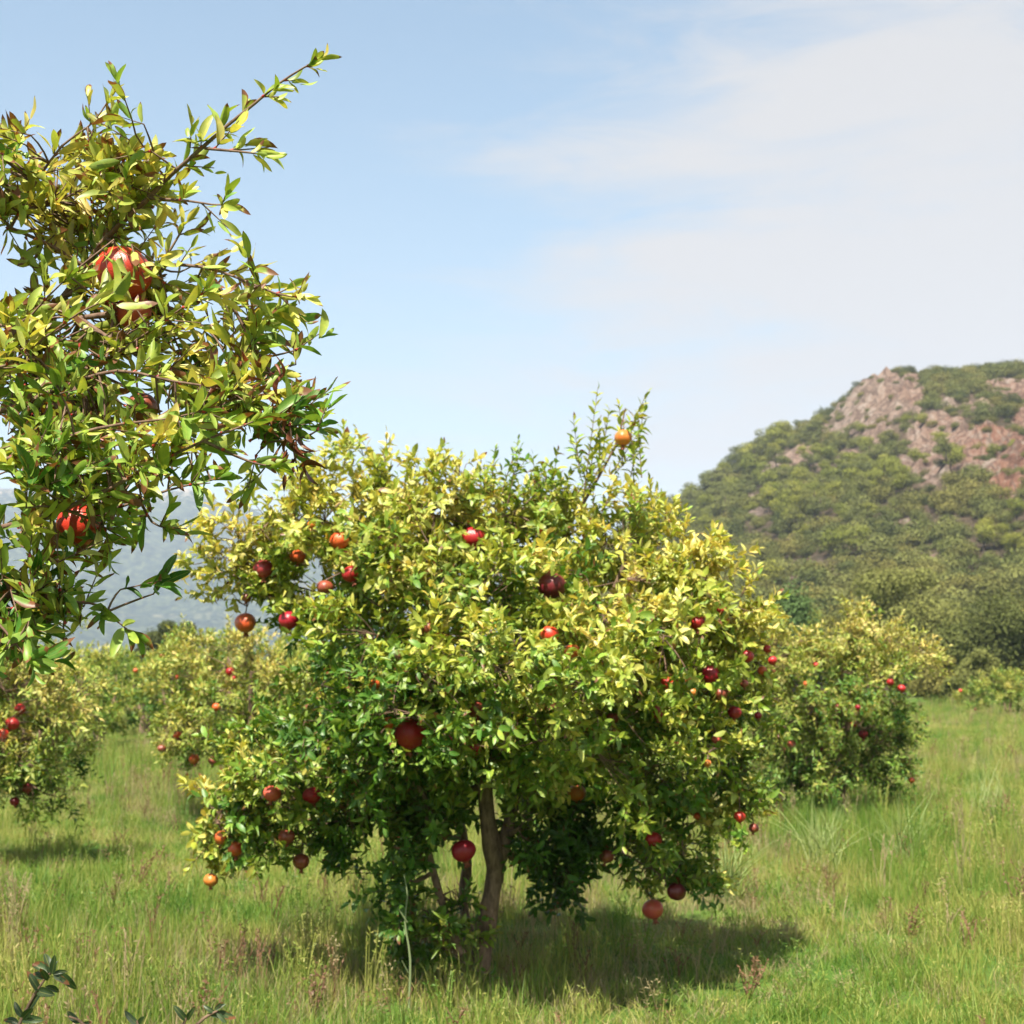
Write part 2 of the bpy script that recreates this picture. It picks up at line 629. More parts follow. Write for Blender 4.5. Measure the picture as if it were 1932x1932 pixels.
def grow_tree(name, label, cat, base, stems, blobs, *, dens, shoot_len, leaf, pairs, temps, mat, limbs=True, second=120, group=None,
              brown=0.08, single=0, extra=None, twigs=True, shell=0.4, upw=0.35, bark=M_BARK, twig_mat=M_TWIG, prune=None, prune_fn=None,
              trunk_sides=12, spread=50, sprayr=0.085):
    """root > trunk, branch..., twigs, foliage, leaf..."""
    root = empty(name, tuple(base))
    tag(root, label, cat, group)
    sk = Skeleton()
    tr = Tubes(trunk_sides)
    for pts, r0, r1 in stems:
        q = poly_smooth(pts, 0.08)
        rad = np.linspace(1, 0, len(q)) ** 0.8 * (r0 - r1) + r1
        rad[0] *= 1.25
        knot = 1 + 0.16 * np.sin(np.arange(len(q)) * 1.9 + r0 * 90) * np.linspace(1, .3, len(q))
        tr.add(q, rad * knot, bumpy=0.13)
        sk.add(q, rad)
    tr.build('trunk', bark, root)
    if limbs:
        order = sorted(blobs, key=lambda b_: np.linalg.norm(b_[0] - base) + (9 if b_[0][2] < 0.85 else 0))
        for c_, R_, _, _ in order:
            i = sk.near(c_, base if c_[2] >= 0.85 else None, 0.25)
            q = curve_pts(sk.nodes[i], c_, 8, 0.10, -0.06)
            r0 = min(sk.rad[i] * 0.75, 0.028 if name != 'x' else 1)
            rad = np.linspace(r0, 0.005, 8)
            tb = Tubes(7)
            tb.add(q, rad, bumpy=0.06)
            tb.build('branch', bark, root)
            sk.add(q[1:], rad[1:])
    tw = Tubes(4)
    if second:
        B2, D2, _ = sample_blobs(blobs, 1.0, 0.7)
        pick = rng.choice(len(B2), min(second, len(B2)), replace=False) if len(B2) >= second else None
        if pick is None:
            nb = len(blobs)
            cs = np.array([b_[0] for b_ in blobs]); Rs = np.array([b_[1] for b_ in blobs])
            j = rng.integers(0, nb, second)
            B2 = cs[j] + nrm(rng.normal(0, 1, (second, 3))) * Rs[j] * rng.uniform(0.4, 0.85, (second, 1))
        else:
            B2 = B2[pick]
        for p_ in B2:
            i = sk.near(p_, base, 0.12)
            if np.linalg.norm(p_ - sk.nodes[i]) < 0.03:
                continue
            q = curve_pts(sk.nodes[i], p_, 5, 0.12, 0.0)
            r0 = min(sk.rad[i] * 0.7, 0.008)
            rad = np.linspace(r0, 0.002, 5)
            tw.add(q, rad)
            sk.add(q[1:], rad[1:])
    B, D, Yv = sample_blobs(blobs, dens, shell, upw, spray=8, sprayr=sprayr)
    Lg = rng.uniform(*shoot_len, len(B))
    if twigs:
        step = 1 if len(B) < 4000 else 2
        for i in range(0, len(B), step):
            j = sk.near(B[i])
            end = B[i] + D[i] * Lg[i] * 0.95 - UP * 0.12 * Lg[i]
            if np.linalg.norm(B[i] - sk.nodes[j]) < 0.22:
                q = np.vstack([curve_pts(sk.nodes[j], B[i], 3, 0.1, 0.0), end])
                tw.add(q, (0.0028, 0.0024, 0.002, 0.001), k=3)
            else:
                tw.add(np.vstack([B[i], end]), (0.002, 0.001), k=3)
    L = shoot_leaves(B, D, Lg, leaf, pairs, Yv, brown, spread=spread)
    if extra is not None:
        for b_, d_, l_, y_, np_ in zip(*extra):
            tw.add(np.vstack([b_, b_ + d_ * l_]), (0.003, 0.001), k=4)
            L = cat_l(L, shoot_leaves(np.array([b_]), np.array([d_]), np.array([l_]), leaf * 0.95, int(np_), np.array([y_]), brown, droop=0.02, spread=48))
    return root, sk, tw, L


def finish_tree(root, tw, L, temps, mat, single=0, meshes=None, twig_mat=M_TWIG):
    if single:
        x, y = proj(L['pos'] + nrm(L['dir']) * (L['len'] * 0.5)[:, None])
        vis = (x > 5) & (x < 1927) & (y > 5) & (y < 1927)
        # how many leaves stand in front of it, on a coarse grid
        gx, gy = (x / 14).astype(int), (y / 14).astype(int)
        key = gx * 100000 + gy
        order = np.argsort(L['pos'][:, 1])
        seen, rank = {}, np.zeros(len(x), int)
        for i in order:
            kk = key[i]
            rank[i] = seen.get(kk, 0)
            seen[kk] = rank[i] + 1
        score = L['len'] / L['pos'][:, 1] * np.where(rank == 0, 1.0, np.where(rank == 1, 0.8, 0.3)) * vis
        idx = np.argsort(-score)[:single]
        build_single_leaves(L, idx, meshes, root)
        mask = np.ones(len(x), bool); mask[idx] = False
        L = sub(L, mask)
    if tw is not None:
        o = tw.build('twigs', twig_mat, root)
        if o: o['kind'] = 'stuff'
    build_leaves('foliage', L, temps, mat, root)


# ------------------------------------------------------------------ pomegranates
def fruit_mesh():
    V, Q = [], []
    ns, nr = 28, 16
    for i in range(nr + 1):
        a = math.pi * i / nr
        for j in range(ns):
            ph = 2 * math.pi * j / ns
            r = 1 + 0.034 * math.cos(5 * ph) * math.sin(a) + 0.012 * math.cos(3 * ph + 1)
            rr = math.sin(a) * r
            z = math.cos(a) * 0.92
            if a < 0.45:
                z -= 0.05 * (1 - a / 0.45)
            if a > math.pi - 0.5:
                z -= 0.05 * (1 - (math.pi - a) / 0.5)
            V.append((rr * math.cos(ph), rr * math.sin(ph), z))
    for i in range(nr):
        for j in range(ns):
            a, b_ = i * ns + j, i * ns + (j + 1) % ns
            Q.append((a, a + ns, b_ + ns, b_))
    return mesh_np('pomegranate', V, Q, M_FRUIT)


def calyx_mesh():
    V, Q = [], []
    k = 12
    prof = [(-0.90, 0.30), (-1.02, 0.20), (-1.16, 0.19), (-1.26, 0.26)]
    for z, r in prof:
        for j in range(k):
            ph = 2 * math.pi * j / k
            V.append((r * math.cos(ph), r * math.sin(ph), z))
    # sepal tips: six points leaning outwards
    for j in range(k):
        ph = 2 * math.pi * j / k
        if j % 2 == 0:
            V.append((0.40 * math.cos(ph), 0.40 * math.sin(ph), -1.50))
        else:
            V.append((0.24 * math.cos(ph), 0.24 * math.sin(ph), -1.27))
    n = len(prof) + 1
    for i in range(n - 1):
        for j in range(k):
            a, b_ = i * k + j, i * k + (j + 1) % k
            Q.append((a, a + k, b_ + k, b_))
    # stamens inside
    s = len(V)
    for j in range(k):
        ph = 2 * math.pi * j / k
        V.append((0.09 * math.cos(ph), 0.09 * math.sin(ph), -1.05))
    for j in range(k):
        ph = 2 * math.pi * j / k
        V.append((0.11 * math.cos(ph), 0.11 * math.sin(ph), -1.32 - 0.05 * (j % 2)))
    for j in range(k):
        a, b_ = s + j, s + (j + 1) % k
        Q.append((a, a + k, b_ + k, b_))
    return mesh_np('calyx', V, Q, M_CALYX)


ME_FRUIT, ME_CALYX = fruit_mesh(), calyx_mesh()
COLS = dict(redorange=(0.36, 0.028, 0.014, 0.78), orange=(0.50, 0.075, 0.02, 0.5), red=(0.34, 0.012, 0.016, 1.0), crimson=(0.27, 0.006, 0.02, 1.15), maroon=(0.15, 0.015, 0.02, 1.3),
            brightred=(0.50, 0.030, 0.016, 0.85), rose=(0.28, 0.03, 0.035, 1.2), yellow=(0.55, 0.13, 0.02, 0.2), dusky=(0.22, 0.05, 0.03, 0.8),
            pink=(0.50, 0.09, 0.06, 0.7))


def add_fruit(x, y, rpx, Y, colr, label, group, sk=None, tilt=0.15, flip=False, calyx=True, Yfix=None):
    c = P(x, y, Y)
    r = rpx * Y / F
    o = bpy.data.objects.new('pomegranate', ME_FRUIT)
    o.location = c
    az = rng.uniform(0, 6.28)
    if flip:
        rot = (math.pi - 0.35 + rng.normal(0, 0.1), rng.normal(0, 0.15), az * 0)
    else:
        rot = (rng.normal(0, tilt) - 0.05, rng.normal(0, tilt), az)
    o.rotation_euler = rot
    o.scale = (r, r, r * rng.uniform(0.93, 1.02))
    cc = COLS[colr]
    o.color = tuple(v * 1.0 * rng.uniform(0.9, 1.1) for v in cc[:3]) + (cc[3],)
    COL.objects.link(o)
    tag(o, label, 'pomegranate', group)
    if calyx:
        k_ = bpy.data.objects.new('calyx', ME_CALYX)
        k_.parent = o
        COL.objects.link(k_)
    if sk is not None:
        top = c + np.array((0, 0, 1.0)) * r * 0.8
        if flip:
            top = c + np.array((0, 0.3, -0.8)) * r
        i = sk.near(c + np.array((0, 0.04, r + 0.05)), behind=c[1] + r * 0.3)
        q = curve_pts(top, sk.nodes[i], 5, 0.06, 0.10)
        tb = Tubes(5)
        loc = Matrix.LocRotScale(o.location, o.rotation_euler, o.scale).inverted()
        tb.add(q, np.linspace(0.0032, 0.0036, 5))
        V = np.concatenate(tb.V)
        V = np.array([loc @ Vector(v) for v in V])
        st = bpy.data.objects.new('stem', mesh_np('stem', V, np.concatenate(tb.Q), M_TWIG))
        st.parent = o
        COL.objects.link(st)
    return o


def fruit_depths(L, fruits):
    """a depth just at the surface of the foliage for each (x, y, r); returns depths and the keep mask of leaves"""
    px, py = proj(L['pos'] + nrm(L['dir']) * (L['len'] * 0.5)[:, None])
    keep = np.ones(len(px), bool)
    Ys = []
    for f in fruits:
        x, y, r, hide = f[0], f[1], f[2], f[3]
        near = np.hypot(px - x, py - y) < r * 2.2
        d = L['pos'][near, 1]
        Y = float(np.percentile(d, 25 if not hide else 18)) if near.sum() > 4 else None
        Ys.append(Y)
        if Y is not None:
            m_ = (np.hypot(px - x, py - y) < r * (1.12 if not hide else 0.7)) & (L['pos'][:, 1] < Y + 0.03)
            if hide:
                m_ &= rng.random(len(px)) < 0.85
            keep &= ~m_
    return Ys, keep

# ================================================================== SETTING
def grass_ground_mat():
    m, t, out = new_mat('grassy_soil')
    g = nd(t, 'ShaderNodeNewGeometry')
    n1 = nd(t, 'ShaderNodeTexNoise', i_Scale=0.35, i_Detail=5.0, i_Roughness=0.6)
    n2 = nd(t, 'ShaderNodeTexNoise', i_Scale=9.0, i_Detail=6.0, i_Roughness=0.7)
    t.links.new(g.outputs['Position'], n1.inputs['Vector'])
    t.links.new(g.outputs['Position'], n2.inputs['Vector'])
    r1 = ramp(t, [(0.35, (0.07, 0.16, 0.025)), (0.55, (0.12, 0.20, 0.04)), (0.74, (0.22, 0.22, 0.08))])
    t.links.new(n1.outputs[0], r1.inputs[0])
    r2 = ramp(t, [(0.3, (0.68, 0.68, 0.68)), (0.7, (1.7, 1.65, 1.5))])
    t.links.new(n2.outputs[0], r2.inputs[0])
    c = mixc(t, 1.0, r1.outputs[0], r2.outputs[0], 'MULTIPLY')
    p = nd(t, 'ShaderNodeBsdfPrincipled', i_Roughness=0.95)
    p.inputs['Specular IOR Level'].default_value = 0.1
    t.links.new(c, p.inputs['Base Color'])
    b = nd(t, 'ShaderNodeBump', i_Strength=0.8, i_Distance=0.05)
    t.links.new(n2.outputs[0], b.inputs['Height'])
    t.links.new(b.outputs[0], p.inputs['Normal'])
    t.links.new(p.outputs[0], out.inputs[0])
    return m


def ground_z(x, y):
    return 0.035 * math.sin(x * 0.9 + 1.3) * math.sin(y * 0.7) + 0.05 * noise.noise(Vector((x * 0.35, y * 0.35, 3.1)))


xs = np.concatenate([[-2400, -1200, -500, -200, -80], np.linspace(-40, 40, 81), [80, 200, 500, 1200, 2400]])
ys = np.concatenate([[-300, -100, -30], np.linspace(-5, 60, 66), [80, 120, 200, 400, 900, 1800, 3300]])
V = [(x, y, ground_z(x, y) if (abs(x) <= 40 and -5 <= y <= 60) else 0.0) for y in ys for x in xs]
nx = len(xs)
Q = [(j * nx + i, j * nx + i + 1, (j + 1) * nx + i + 1, (j + 1) * nx + i) for j in range(len(ys) - 1) for i in range(nx - 1)]
g = mobj('ground', mesh_np('ground', V, Q, grass_ground_mat()))
tag(g, 'green and tan grassy orchard floor', None, None, 'structure')

# ------------------------------------------------------------------ far mountain
def mountain_mat():
    m, t, out = new_mat('forested_mountain')
    g = nd(t, 'ShaderNodeNewGeometry')
    n1 = nd(t, 'ShaderNodeTexNoise', i_Scale=0.085, i_Detail=5.0, i_Roughness=0.75)
    n2 = nd(t, 'ShaderNodeTexNoise', i_Scale=0.0035, i_Detail=6.0, i_Roughness=0.6)
    t.links.new(g.outputs['Position'], n1.inputs['Vector'])
    t.links.new(g.outputs['Position'], n2.inputs['Vector'])
    r1 = ramp(t, [(0.38, (0.004, 0.016, 0.018)), (0.5, (0.03, 0.05, 0.035)), (0.62, (0.09, 0.11, 0.06))])
    t.links.new(n1.outputs[0], r1.inputs[0])
    s = nd(t, 'ShaderNodeSeparateXYZ')
    t.links.new(g.outputs['Position'], s.inputs[0])
    k = mth(t, 'ADD', mth(t, 'MULTIPLY', mth(t, 'SUBTRACT', n1.outputs[0], 0.58), 6.0), mth(t, 'MULTIPLY', mth(t, 'SUBTRACT', s.outputs[2], 300.0), 0.02), clamp=True)
    k2 = mth(t, 'MULTIPLY', mth(t, 'SUBTRACT', mth(t, 'ADD', n2.outputs[0], mth(t, 'MULTIPLY', n1.outputs[0], 0.5)), 0.86, clamp=True), 7.0, clamp=True)
    c = mixc(t, mth(t, 'MULTIPLY', mth(t, 'MAXIMUM', k, mth(t, 'MULTIPLY', k2, 0.5)), 0.75), r1.outputs[0], (0.30, 0.24, 0.21))
    p = nd(t, 'ShaderNodeBsdfPrincipled', i_Roughness=1.0)
    p.inputs['Specular IOR Level'].default_value = 0.0
    t.links.new(c, p.inputs['Base Color'])
    t.links.new(p.outputs[0], out.inputs[0])
    return m


def interp(xs_, ys_, x):
    return float(np.interp(x, xs_, ys_))


RX = [-1400, -400, 60, 200, 300, 350, 400, 440, 490, 600, 800, 1000, 1400, 2200, 3400]
RY = [960, 905, 925, 945, 935, 925, 945, 955, 965, 980, 1010, 1040, 1090, 1150, 1210]
MX = np.linspace(-2100, 2100, 260)
MY = np.concatenate([np.linspace(1500, 2600, 110), np.linspace(2620, 3000, 14)])
V = []
for y in MY:
    for x in MX:
        ppx = 966 + F * x / 2600
        crest = P(ppx, interp(RX, RY, ppx), 2600)[2]
        if y <= 2600:
            s = (y - 1500) / 1100.0
            f_ = s ** 1.15
            gul = noise.ridged_multi_fractal(Vector((x * 0.0042 + y * 0.0012, y * 0.0022, 0.3)), 1.0, 2.1, 5, 0.9, 2.0)
            z = crest * f_ + (gul - 1.0) * 16 * min(1, s * 3) * (1.0 - 0.75 * s)
            z += 14 * noise.fractal(Vector((x * 0.02, y * 0.02, 9)), 0.8, 2.0, 4) * min(1, s * 3)
        else:
            z = crest * (1 - (y - 2600) / 400.0 * 0.9)
        V.append((x, y, max(z, -0.5) if y > 1510 else -0.5))
nx = len(MX)
Q = [(j * nx + i, j * nx + i + 1, (j + 1) * nx + i + 1, (j + 1) * nx + i) for j in range(len(MY) - 1) for i in range(nx - 1)]
o = mobj('mountain', mesh_np('mountain', V, Q, mountain_mat()))
tag(o, 'distant hazy blue forested mountain ridge', None, None, 'structure')

# ------------------------------------------------------------------ rocky hill on the right
YC = 330.0
HX = [500, 800, 900, 1100, 1200, 1240, 1290, 1340, 1400, 1460, 1520, 1560, 1600, 1640, 1700, 1760, 1850, 1932, 2100, 2400, 2900, 3400]
HY = [1268, 1265, 1240, 1090, 1010, 985, 968, 930, 885, 850, 822, 788, 752, 722, 708, 705, 700, 692, 680, 700, 760, 850]
ROCK = [(1545, 812, 26, 13, 1), (1605, 862, 34, 13, 1), (1560, 905, 24, 10, 1), (1430, 975, 22, 9, 0), (1645, 905, 26, 10, 1), (1960, 950, 40, 20, 2), (1620, 1040, 26, 10, 1), (1750, 1050, 30, 9, 1), (1835, 1000, 26, 9, 1), (1500, 1110, 30, 10, 1),  # cx, cy, rx, ry, colour kind (0 grey pink, 1 pink, 2 red orange)
    (1625, 770, 75, 48, 0), (1590, 740, 55, 40, 0), (1660, 745, 50, 55, 1), (1720, 745, 30, 40, 1), (1650, 815, 30, 25, 1),
    (1760, 820, 60, 45, 1), (1745, 875, 60, 45, 1), (1820, 850, 75, 52, 1), (1880, 850, 60, 60, 2), (1905, 910, 45, 45, 2), (1932, 860, 60, 70, 2),
    (1470, 895, 48, 28, 0), (1520, 868, 50, 24, 1), (1390, 935, 42, 20, 0), (1810, 695, 25, 12, 0), (1870, 735, 20, 20, 1), (1915, 740, 35, 25, 1), (1790, 770, 18, 12, 0), (1745, 690, 16, 10, 0),
    (1560, 1075, 60, 14, 0), (1480, 1045, 30, 14, 1), (1350, 960, 30, 12, 1), (1690, 985, 40, 12, 1), (1520, 1000, 14, 9, 1), (1840, 770, 24, 10, 1), (1600, 1130, 30, 10, 1), (1980, 780, 60, 60, 1), (1700, 1010, 20, 9, 1)]


def rock_field(px, py):
    """0..1 how much this spot is bare rock, and its redness"""
    m_, red, ws = -1.0, 0.0, 1e-6
    wob = 0.38 * noise.fractal(Vector((px * 0.035, py * 0.035, 2.0)), 0.7, 2.1, 4)
    for cx, cy, rx, ry, kd in ROCK:
        d = 1.0 - math.hypot((px - cx) / rx, (py - cy) / ry)
        if d > -0.5:
            m_ = max(m_, d)
            w_ = max(0.0, d + 0.5)
            red += w_ * kd * 0.5
            ws += w_
    return max(0.0, min(1.0, (m_ + wob) * 3.0)), red / ws


def hill_base(x, y):
    ppx = 966 + F * x / YC
    crest = P(ppx, interp(HX, HY, ppx), YC)[2] if ppx > 500 else 0.0
    if y <= YC:
        s = (y - 105.0) / (YC - 105.0)
        f_ = s ** 1.05
        return crest * f_ + 1.2 * math.sin(x * 0.06 + y * 0.045) * math.sin(math.pi * min(1, max(0, s))), s
    return crest * (1 - ((y - YC) / 140.0) ** 1.6), 1.0


def py_big(px, py):
    return py < 950 and (px > 1580 or 1430 < px < 1520)


HS = 0.9
hx = np.arange(-60, 215, HS)
hy = np.concatenate([np.arange(105, YC, HS), np.arange(YC, YC + 130, 6.0)])
HZ = np.zeros((len(hy), len(hx)))
HR = np.zeros_like(HZ)
V, T = [], []
for j, y in enumerate(hy):
    for i, x in enumerate(hx):
        z, s = hill_base(x, y)
        ppx, ppy = proj(np.array((x, y, z)))
        k, red = rock_field(float(ppx[0]), float(ppy[0])) if (ppx[0] > 1200 and ppx[0] < 2150) else (0.0, 0.5)
        if s >= 1.0 and y > YC:
            k = 0.0
        n_ = noise.fractal(Vector((x * 0.06, y * 0.06, z * 0.06)), 0.9, 2.0, 4)
        zz = z + 1.6 * n_ * min(1, s * 4)
        dy = 0.0
        if k > 0:
            # faceted, fissured rock: blocks stand up and out
            vd = noise.voronoi(Vector((x * 0.16, y * 0.10, z * 0.16)))[0]
            rg = noise.ridged_multi_fractal(Vector((x * 0.14, y * 0.05, z * 0.05)), 0.9, 2.2, 5, 0.9, 2.0)
            v2 = noise.voronoi(Vector((x * 0.42, y * 0.3, z * 0.36)))[0]
            big = 1.0 if py_big(float(ppx[0]), float(ppy[0])) else 0.3
            zz += k * big * (min(0.5, vd[1] - vd[0]) * 2.6 + (v2[1] - v2[0]) * 1.5 + min(0.6, rg - 1.0) * 1.2)
            dy = -k * big * ((rg - 1.0) * 2.0 + (v2[1] - v2[0]) * 1.0)
        HZ[j, i] = zz; HR[j, i] = k
        V.append((x, y + dy, zz if s > 0.01 else -0.6))
        T.append((k, red, 0, 1))
nx = len(hx)
Q = [(j * nx + i, j * nx + i + 1, (j + 1) * nx + i + 1, (j + 1) * nx + i) for j in range(len(hy) - 1) for i in range(nx - 1)]
m, t, out = new_mat('hill_rock_and_soil')
a = nd(t, 'ShaderNodeAttribute', attribute_name='tint')
s = nd(t, 'ShaderNodeSeparateColor')
t.links.new(a.outputs['Color'], s.inputs[0])
g = nd(t, 'ShaderNodeNewGeometry')
mp_ = nd(t, 'ShaderNodeMapping')
mp_.inputs['Scale'].default_value = (1, 0.6, 0.45)
t.links.new(g.outputs['Position'], mp_.inputs[0])
n1 = nd(t, 'ShaderNodeTexNoise', i_Scale=0.5, i_Detail=9.0, i_Roughness=0.78)
n2 = nd(t, 'ShaderNodeTexNoise', i_Scale=0.09, i_Detail=4.0)
t.links.new(mp_.outputs[0], n1.inputs['Vector'])
t.links.new(g.outputs['Position'], n2.inputs['Vector'])
rg_ = ramp(t, [(0.30, (0.16, 0.13, 0.11)), (0.5, (0.47, 0.35, 0.28)), (0.64, (0.62, 0.53, 0.46))])
rp_ = ramp(t, [(0.34, (0.22, 0.125, 0.09)), (0.5, (0.50, 0.34, 0.26)), (0.64, (0.62, 0.50, 0.42))])
rr_ = ramp(t, [(0.36, (0.26, 0.11, 0.07)), (0.5, (0.48, 0.25, 0.17)), (0.58, (0.56, 0.44, 0.36))])
for r_ in (rg_, rp_, rr_):
    t.links.new(n1.outputs[0], r_.inputs[0])
rd = mth(t, 'ADD', s.outputs[1], mth(t, 'MULTIPLY', mth(t, 'SUBTRACT', n2.outputs[0], 0.5), 1.1), clamp=True)
c = mixc(t, mth(t, 'MULTIPLY', rd, 2.0, clamp=True), rg_.outputs[0], rp_.outputs[0])
c = mixc(t, mth(t, 'SUBTRACT', mth(t, 'MULTIPLY', rd, 2.0), 1.0, clamp=True), c, rr_.outputs[0])
soil = ramp(t, [(0.35, (0.09, 0.08, 0.045)), (0.52, (0.19, 0.14, 0.09)), (0.68, (0.36, 0.24, 0.17))])
t.links.new(n1.outputs[0], soil.inputs[0])
vc = nd(t, 'ShaderNodeTexVoronoi', feature='DISTANCE_TO_EDGE', i_Scale=0.33)
vm = nd(t, 'ShaderNodeMapping')
vm.inputs['Scale'].default_value = (1.5, 0.6, 0.55)
vw = nd(t, 'ShaderNodeVectorMath', operation='ADD')
vn = nd(t, 'ShaderNodeTexNoise', i_Scale=0.3, i_Detail=4.0)
t.links.new(g.outputs['Position'], vn.inputs['Vector'])
vs_ = nd(t, 'ShaderNodeVectorMath', operation='SCALE')
vs_.inputs['Scale'].default_value = 5.0
t.links.new(vn.outputs['Color'], vs_.inputs[0])
t.links.new(g.outputs['Position'], vw.inputs[0]); t.links.new(vs_.outputs[0], vw.inputs[1])
t.links.new(vw.outputs[0], vm.inputs[0]); t.links.new(vm.outputs[0], vc.inputs['Vector'])
crack = mth(t, 'SUBTRACT', 1.0, mth(t, 'MULTIPLY', vc.outputs['Distance'], 7.0), clamp=True)
c = mixc(t, mth(t, 'MULTIPLY', crack, 0.62), c, (0.07, 0.045, 0.035))
c = mixc(t, mth(t, 'MULTIPLY', s.outputs[0], 2.0, clamp=True), soil.outputs[0], c)
p = nd(t, 'ShaderNodeBsdfPrincipled', i_Roughness=0.95)
p.inputs['Specular IOR Level'].default_value = 0.1
t.links.new(c, p.inputs['Base Color'])
b = nd(t, 'ShaderNodeBump', i_Strength=1.0, i_Distance=3.5)
t.links.new(n1.outputs[0], b.inputs['Height'])
t.links.new(b.outputs[0], p.inputs['Normal'])
t.links.new(p.outputs[0], out.inputs[0])
o = mobj('hill', mesh_np('hill', V, Q, m, T))
tag(o, 'rocky hill with pink and reddish cliffs between shrubs', None, None, 'structure')


def hill_at(x, y):
    i = int(np.clip((x - hx[0]) / HS, 0, len(hx) - 2)); j = int(np.clip(np.searchsorted(hy, y) - 1, 0, len(hy) - 2))
    return HZ[j, i], HR[j, i]


# shrub and pine meshes for the hillside (shared by all copies)
def hill_leaf_mat(name, c1, c2):
    m, t, out = new_mat(name)
    oi = nd(t, 'ShaderNodeObjectInfo')
    a = nd(t, 'ShaderNodeAttribute', attribute_name='tint')
    c = mixc(t, oi.outputs['Random'], tuple(v * ALB * q_ for v, q_ in zip(c1, (1.28, 1.2, 1.05))), tuple(v * ALB * q_ for v, q_ in zip(c2, (1.28, 1.2, 1.05))))
    c = mixc(t, 1.0, c, a.outputs['Color'], 'MULTIPLY')
    p = nd(t, 'ShaderNodeBsdfPrincipled', i_Roughness=0.7)
    p.inputs['Specular IOR Level'].default_value = 0.2
    t.links.new(c, p.inputs['Base Color'])
    tr = nd(t, 'ShaderNodeBsdfTranslucent')
    t.links.new(c, tr.inputs[0])
    mx = nd(t, 'ShaderNodeMixShader'); mx.inputs[0].default_value = 0.2
    t.links.new(p.outputs[0], mx.inputs[1]); t.links.new(tr.outputs[0], mx.inputs[2])
    t.links.new(mx.outputs[0], out.inputs[0])
    return m


MH = [hill_leaf_mat('maquis_olive', (0.105, 0.12, 0.028), (0.20, 0.195, 0.055)),
      hill_leaf_mat('maquis_grey', (0.10, 0.125, 0.032), (0.18, 0.20, 0.06)),
      hill_leaf_mat('maquis_dark', (0.05, 0.07, 0.016), (0.11, 0.13, 0.035)),
      hill_leaf_mat('pine_bright', (0.15, 0.185, 0.03), (0.25, 0.27, 0.05)),
      hill_leaf_mat('pine_soft', (0.10, 0.125, 0.035), (0.16, 0.18, 0.05))]


def clump_mesh(name, lobes, n, leaf, mat, seed, trunk=None, bark=None, asp=0.5):
    """foliage of n small bent leaf-clump faces spread through lobes (centre, radii)"""
    r = np.random.default_rng(seed)
    lob = [(np.array(c_), np.array(R_)) for c_, R_ in lobes]
    wts = np.array([R_[0] * R_[1] + R_[0] * R_[2] for _, R_ in lob]); wts = wts / wts.sum()
    pick = r.choice(len(lob), n, p=wts)
    C = np.array([lob[i][0] for i in pick]); R_ = np.array([lob[i][1] for i in pick])
    u = nrm(r.normal(0, 1, (n, 3)))
    rad = r.random(n) ** 0.3 * (1 + r.normal(0, 0.08, n))
    pos = C + u * R_ * rad[:, None]
    nor = nrm(u + r.normal(0, 0.55, (n, 3)) + UP * 0.4)
    X = nrm(np.cross(nor, r.normal(0, 1, (n, 3)))); Y = np.cross(nor, X)
    l = leaf * r.uniform(0.6, 1.3, n)[:, None]
    V = np.stack([pos - X * l, pos - Y * l * asp + nor * l * 0.2, pos + X * l, pos + Y * l * asp + nor * l * 0.2], 1).reshape(-1, 3)
    Q = np.arange(n * 4).reshape(n, 4)
    tn = np.repeat(r.uniform(0.7, 1.35, n)[:, None] * np.array([[1, 1, 1]]), 4, 0)
    tn = np.concatenate([tn, np.ones((len(tn), 1))], 1)
    me = mesh_np(name, V, Q, mat, tn, None, smooth=False)
    return me


def lobes_shrub(r):
    out_ = [((0, 0, 0.42), (0.42, 0.42, 0.4))]
    for _ in range(4):
        a = r.uniform(0, 6.28)
        out_.append(((0.26 * math.cos(a), 0.26 * math.sin(a), r.uniform(0.25, 0.55)), (r.uniform(0.2, 0.32),) * 2 + (r.uniform(0.18, 0.3),)))
    return out_


def lobes_pine(r):
    """spreading pine: flat clouds of needles on a bare stem"""
    out_ = []
    for _ in range(6):
        a = r.uniform(0, 6.28); d = r.uniform(0.05, 0.3)
        z = r.uniform(0.45, 0.88)
        out_.append(((d * math.cos(a), d * math.sin(a), z), (r.uniform(0.17, 0.29),) * 2 + (r.uniform(0.09, 0.16),)))
    return out_


SHR = {}
for ci in (0, 1, 2):
    SHR[ci] = [clump_mesh('shrub', lobes_shrub(random.Random(ci * 10 + v)), 1100, 0.042, MH[ci], ci * 10 + v) for v in range(4)]
for ci in (3, 4):
    SHR[ci] = [clump_mesh('crown', lobes_pine(random.Random(ci * 10 + v)), 1300, 0.036, MH[ci], ci * 10 + v, asp=0.4) for v in range(4)]
tb = Tubes(6)
tb.add([(0, 0, -0.1), (0.02, 0.01, 0.3), (-0.02, 0, 0.6), (0, 0, 0.85)], (0.03, 0.026, 0.02, 0.01))
tb.add([(0.0, 0.0, 0.45), (0.12, 0.05, 0.62), (0.2, 0.07, 0.7)], (0.014, 0.01, 0.006))
tb.add([(-0.01, 0.0, 0.5), (-0.12, -0.05, 0.66), (-0.22, -0.04, 0.74)], (0.014, 0.01, 0.006))
ME_PTR = mesh_np('trunk', np.concatenate(tb.V), np.concatenate(tb.Q), M_DARKBARK)

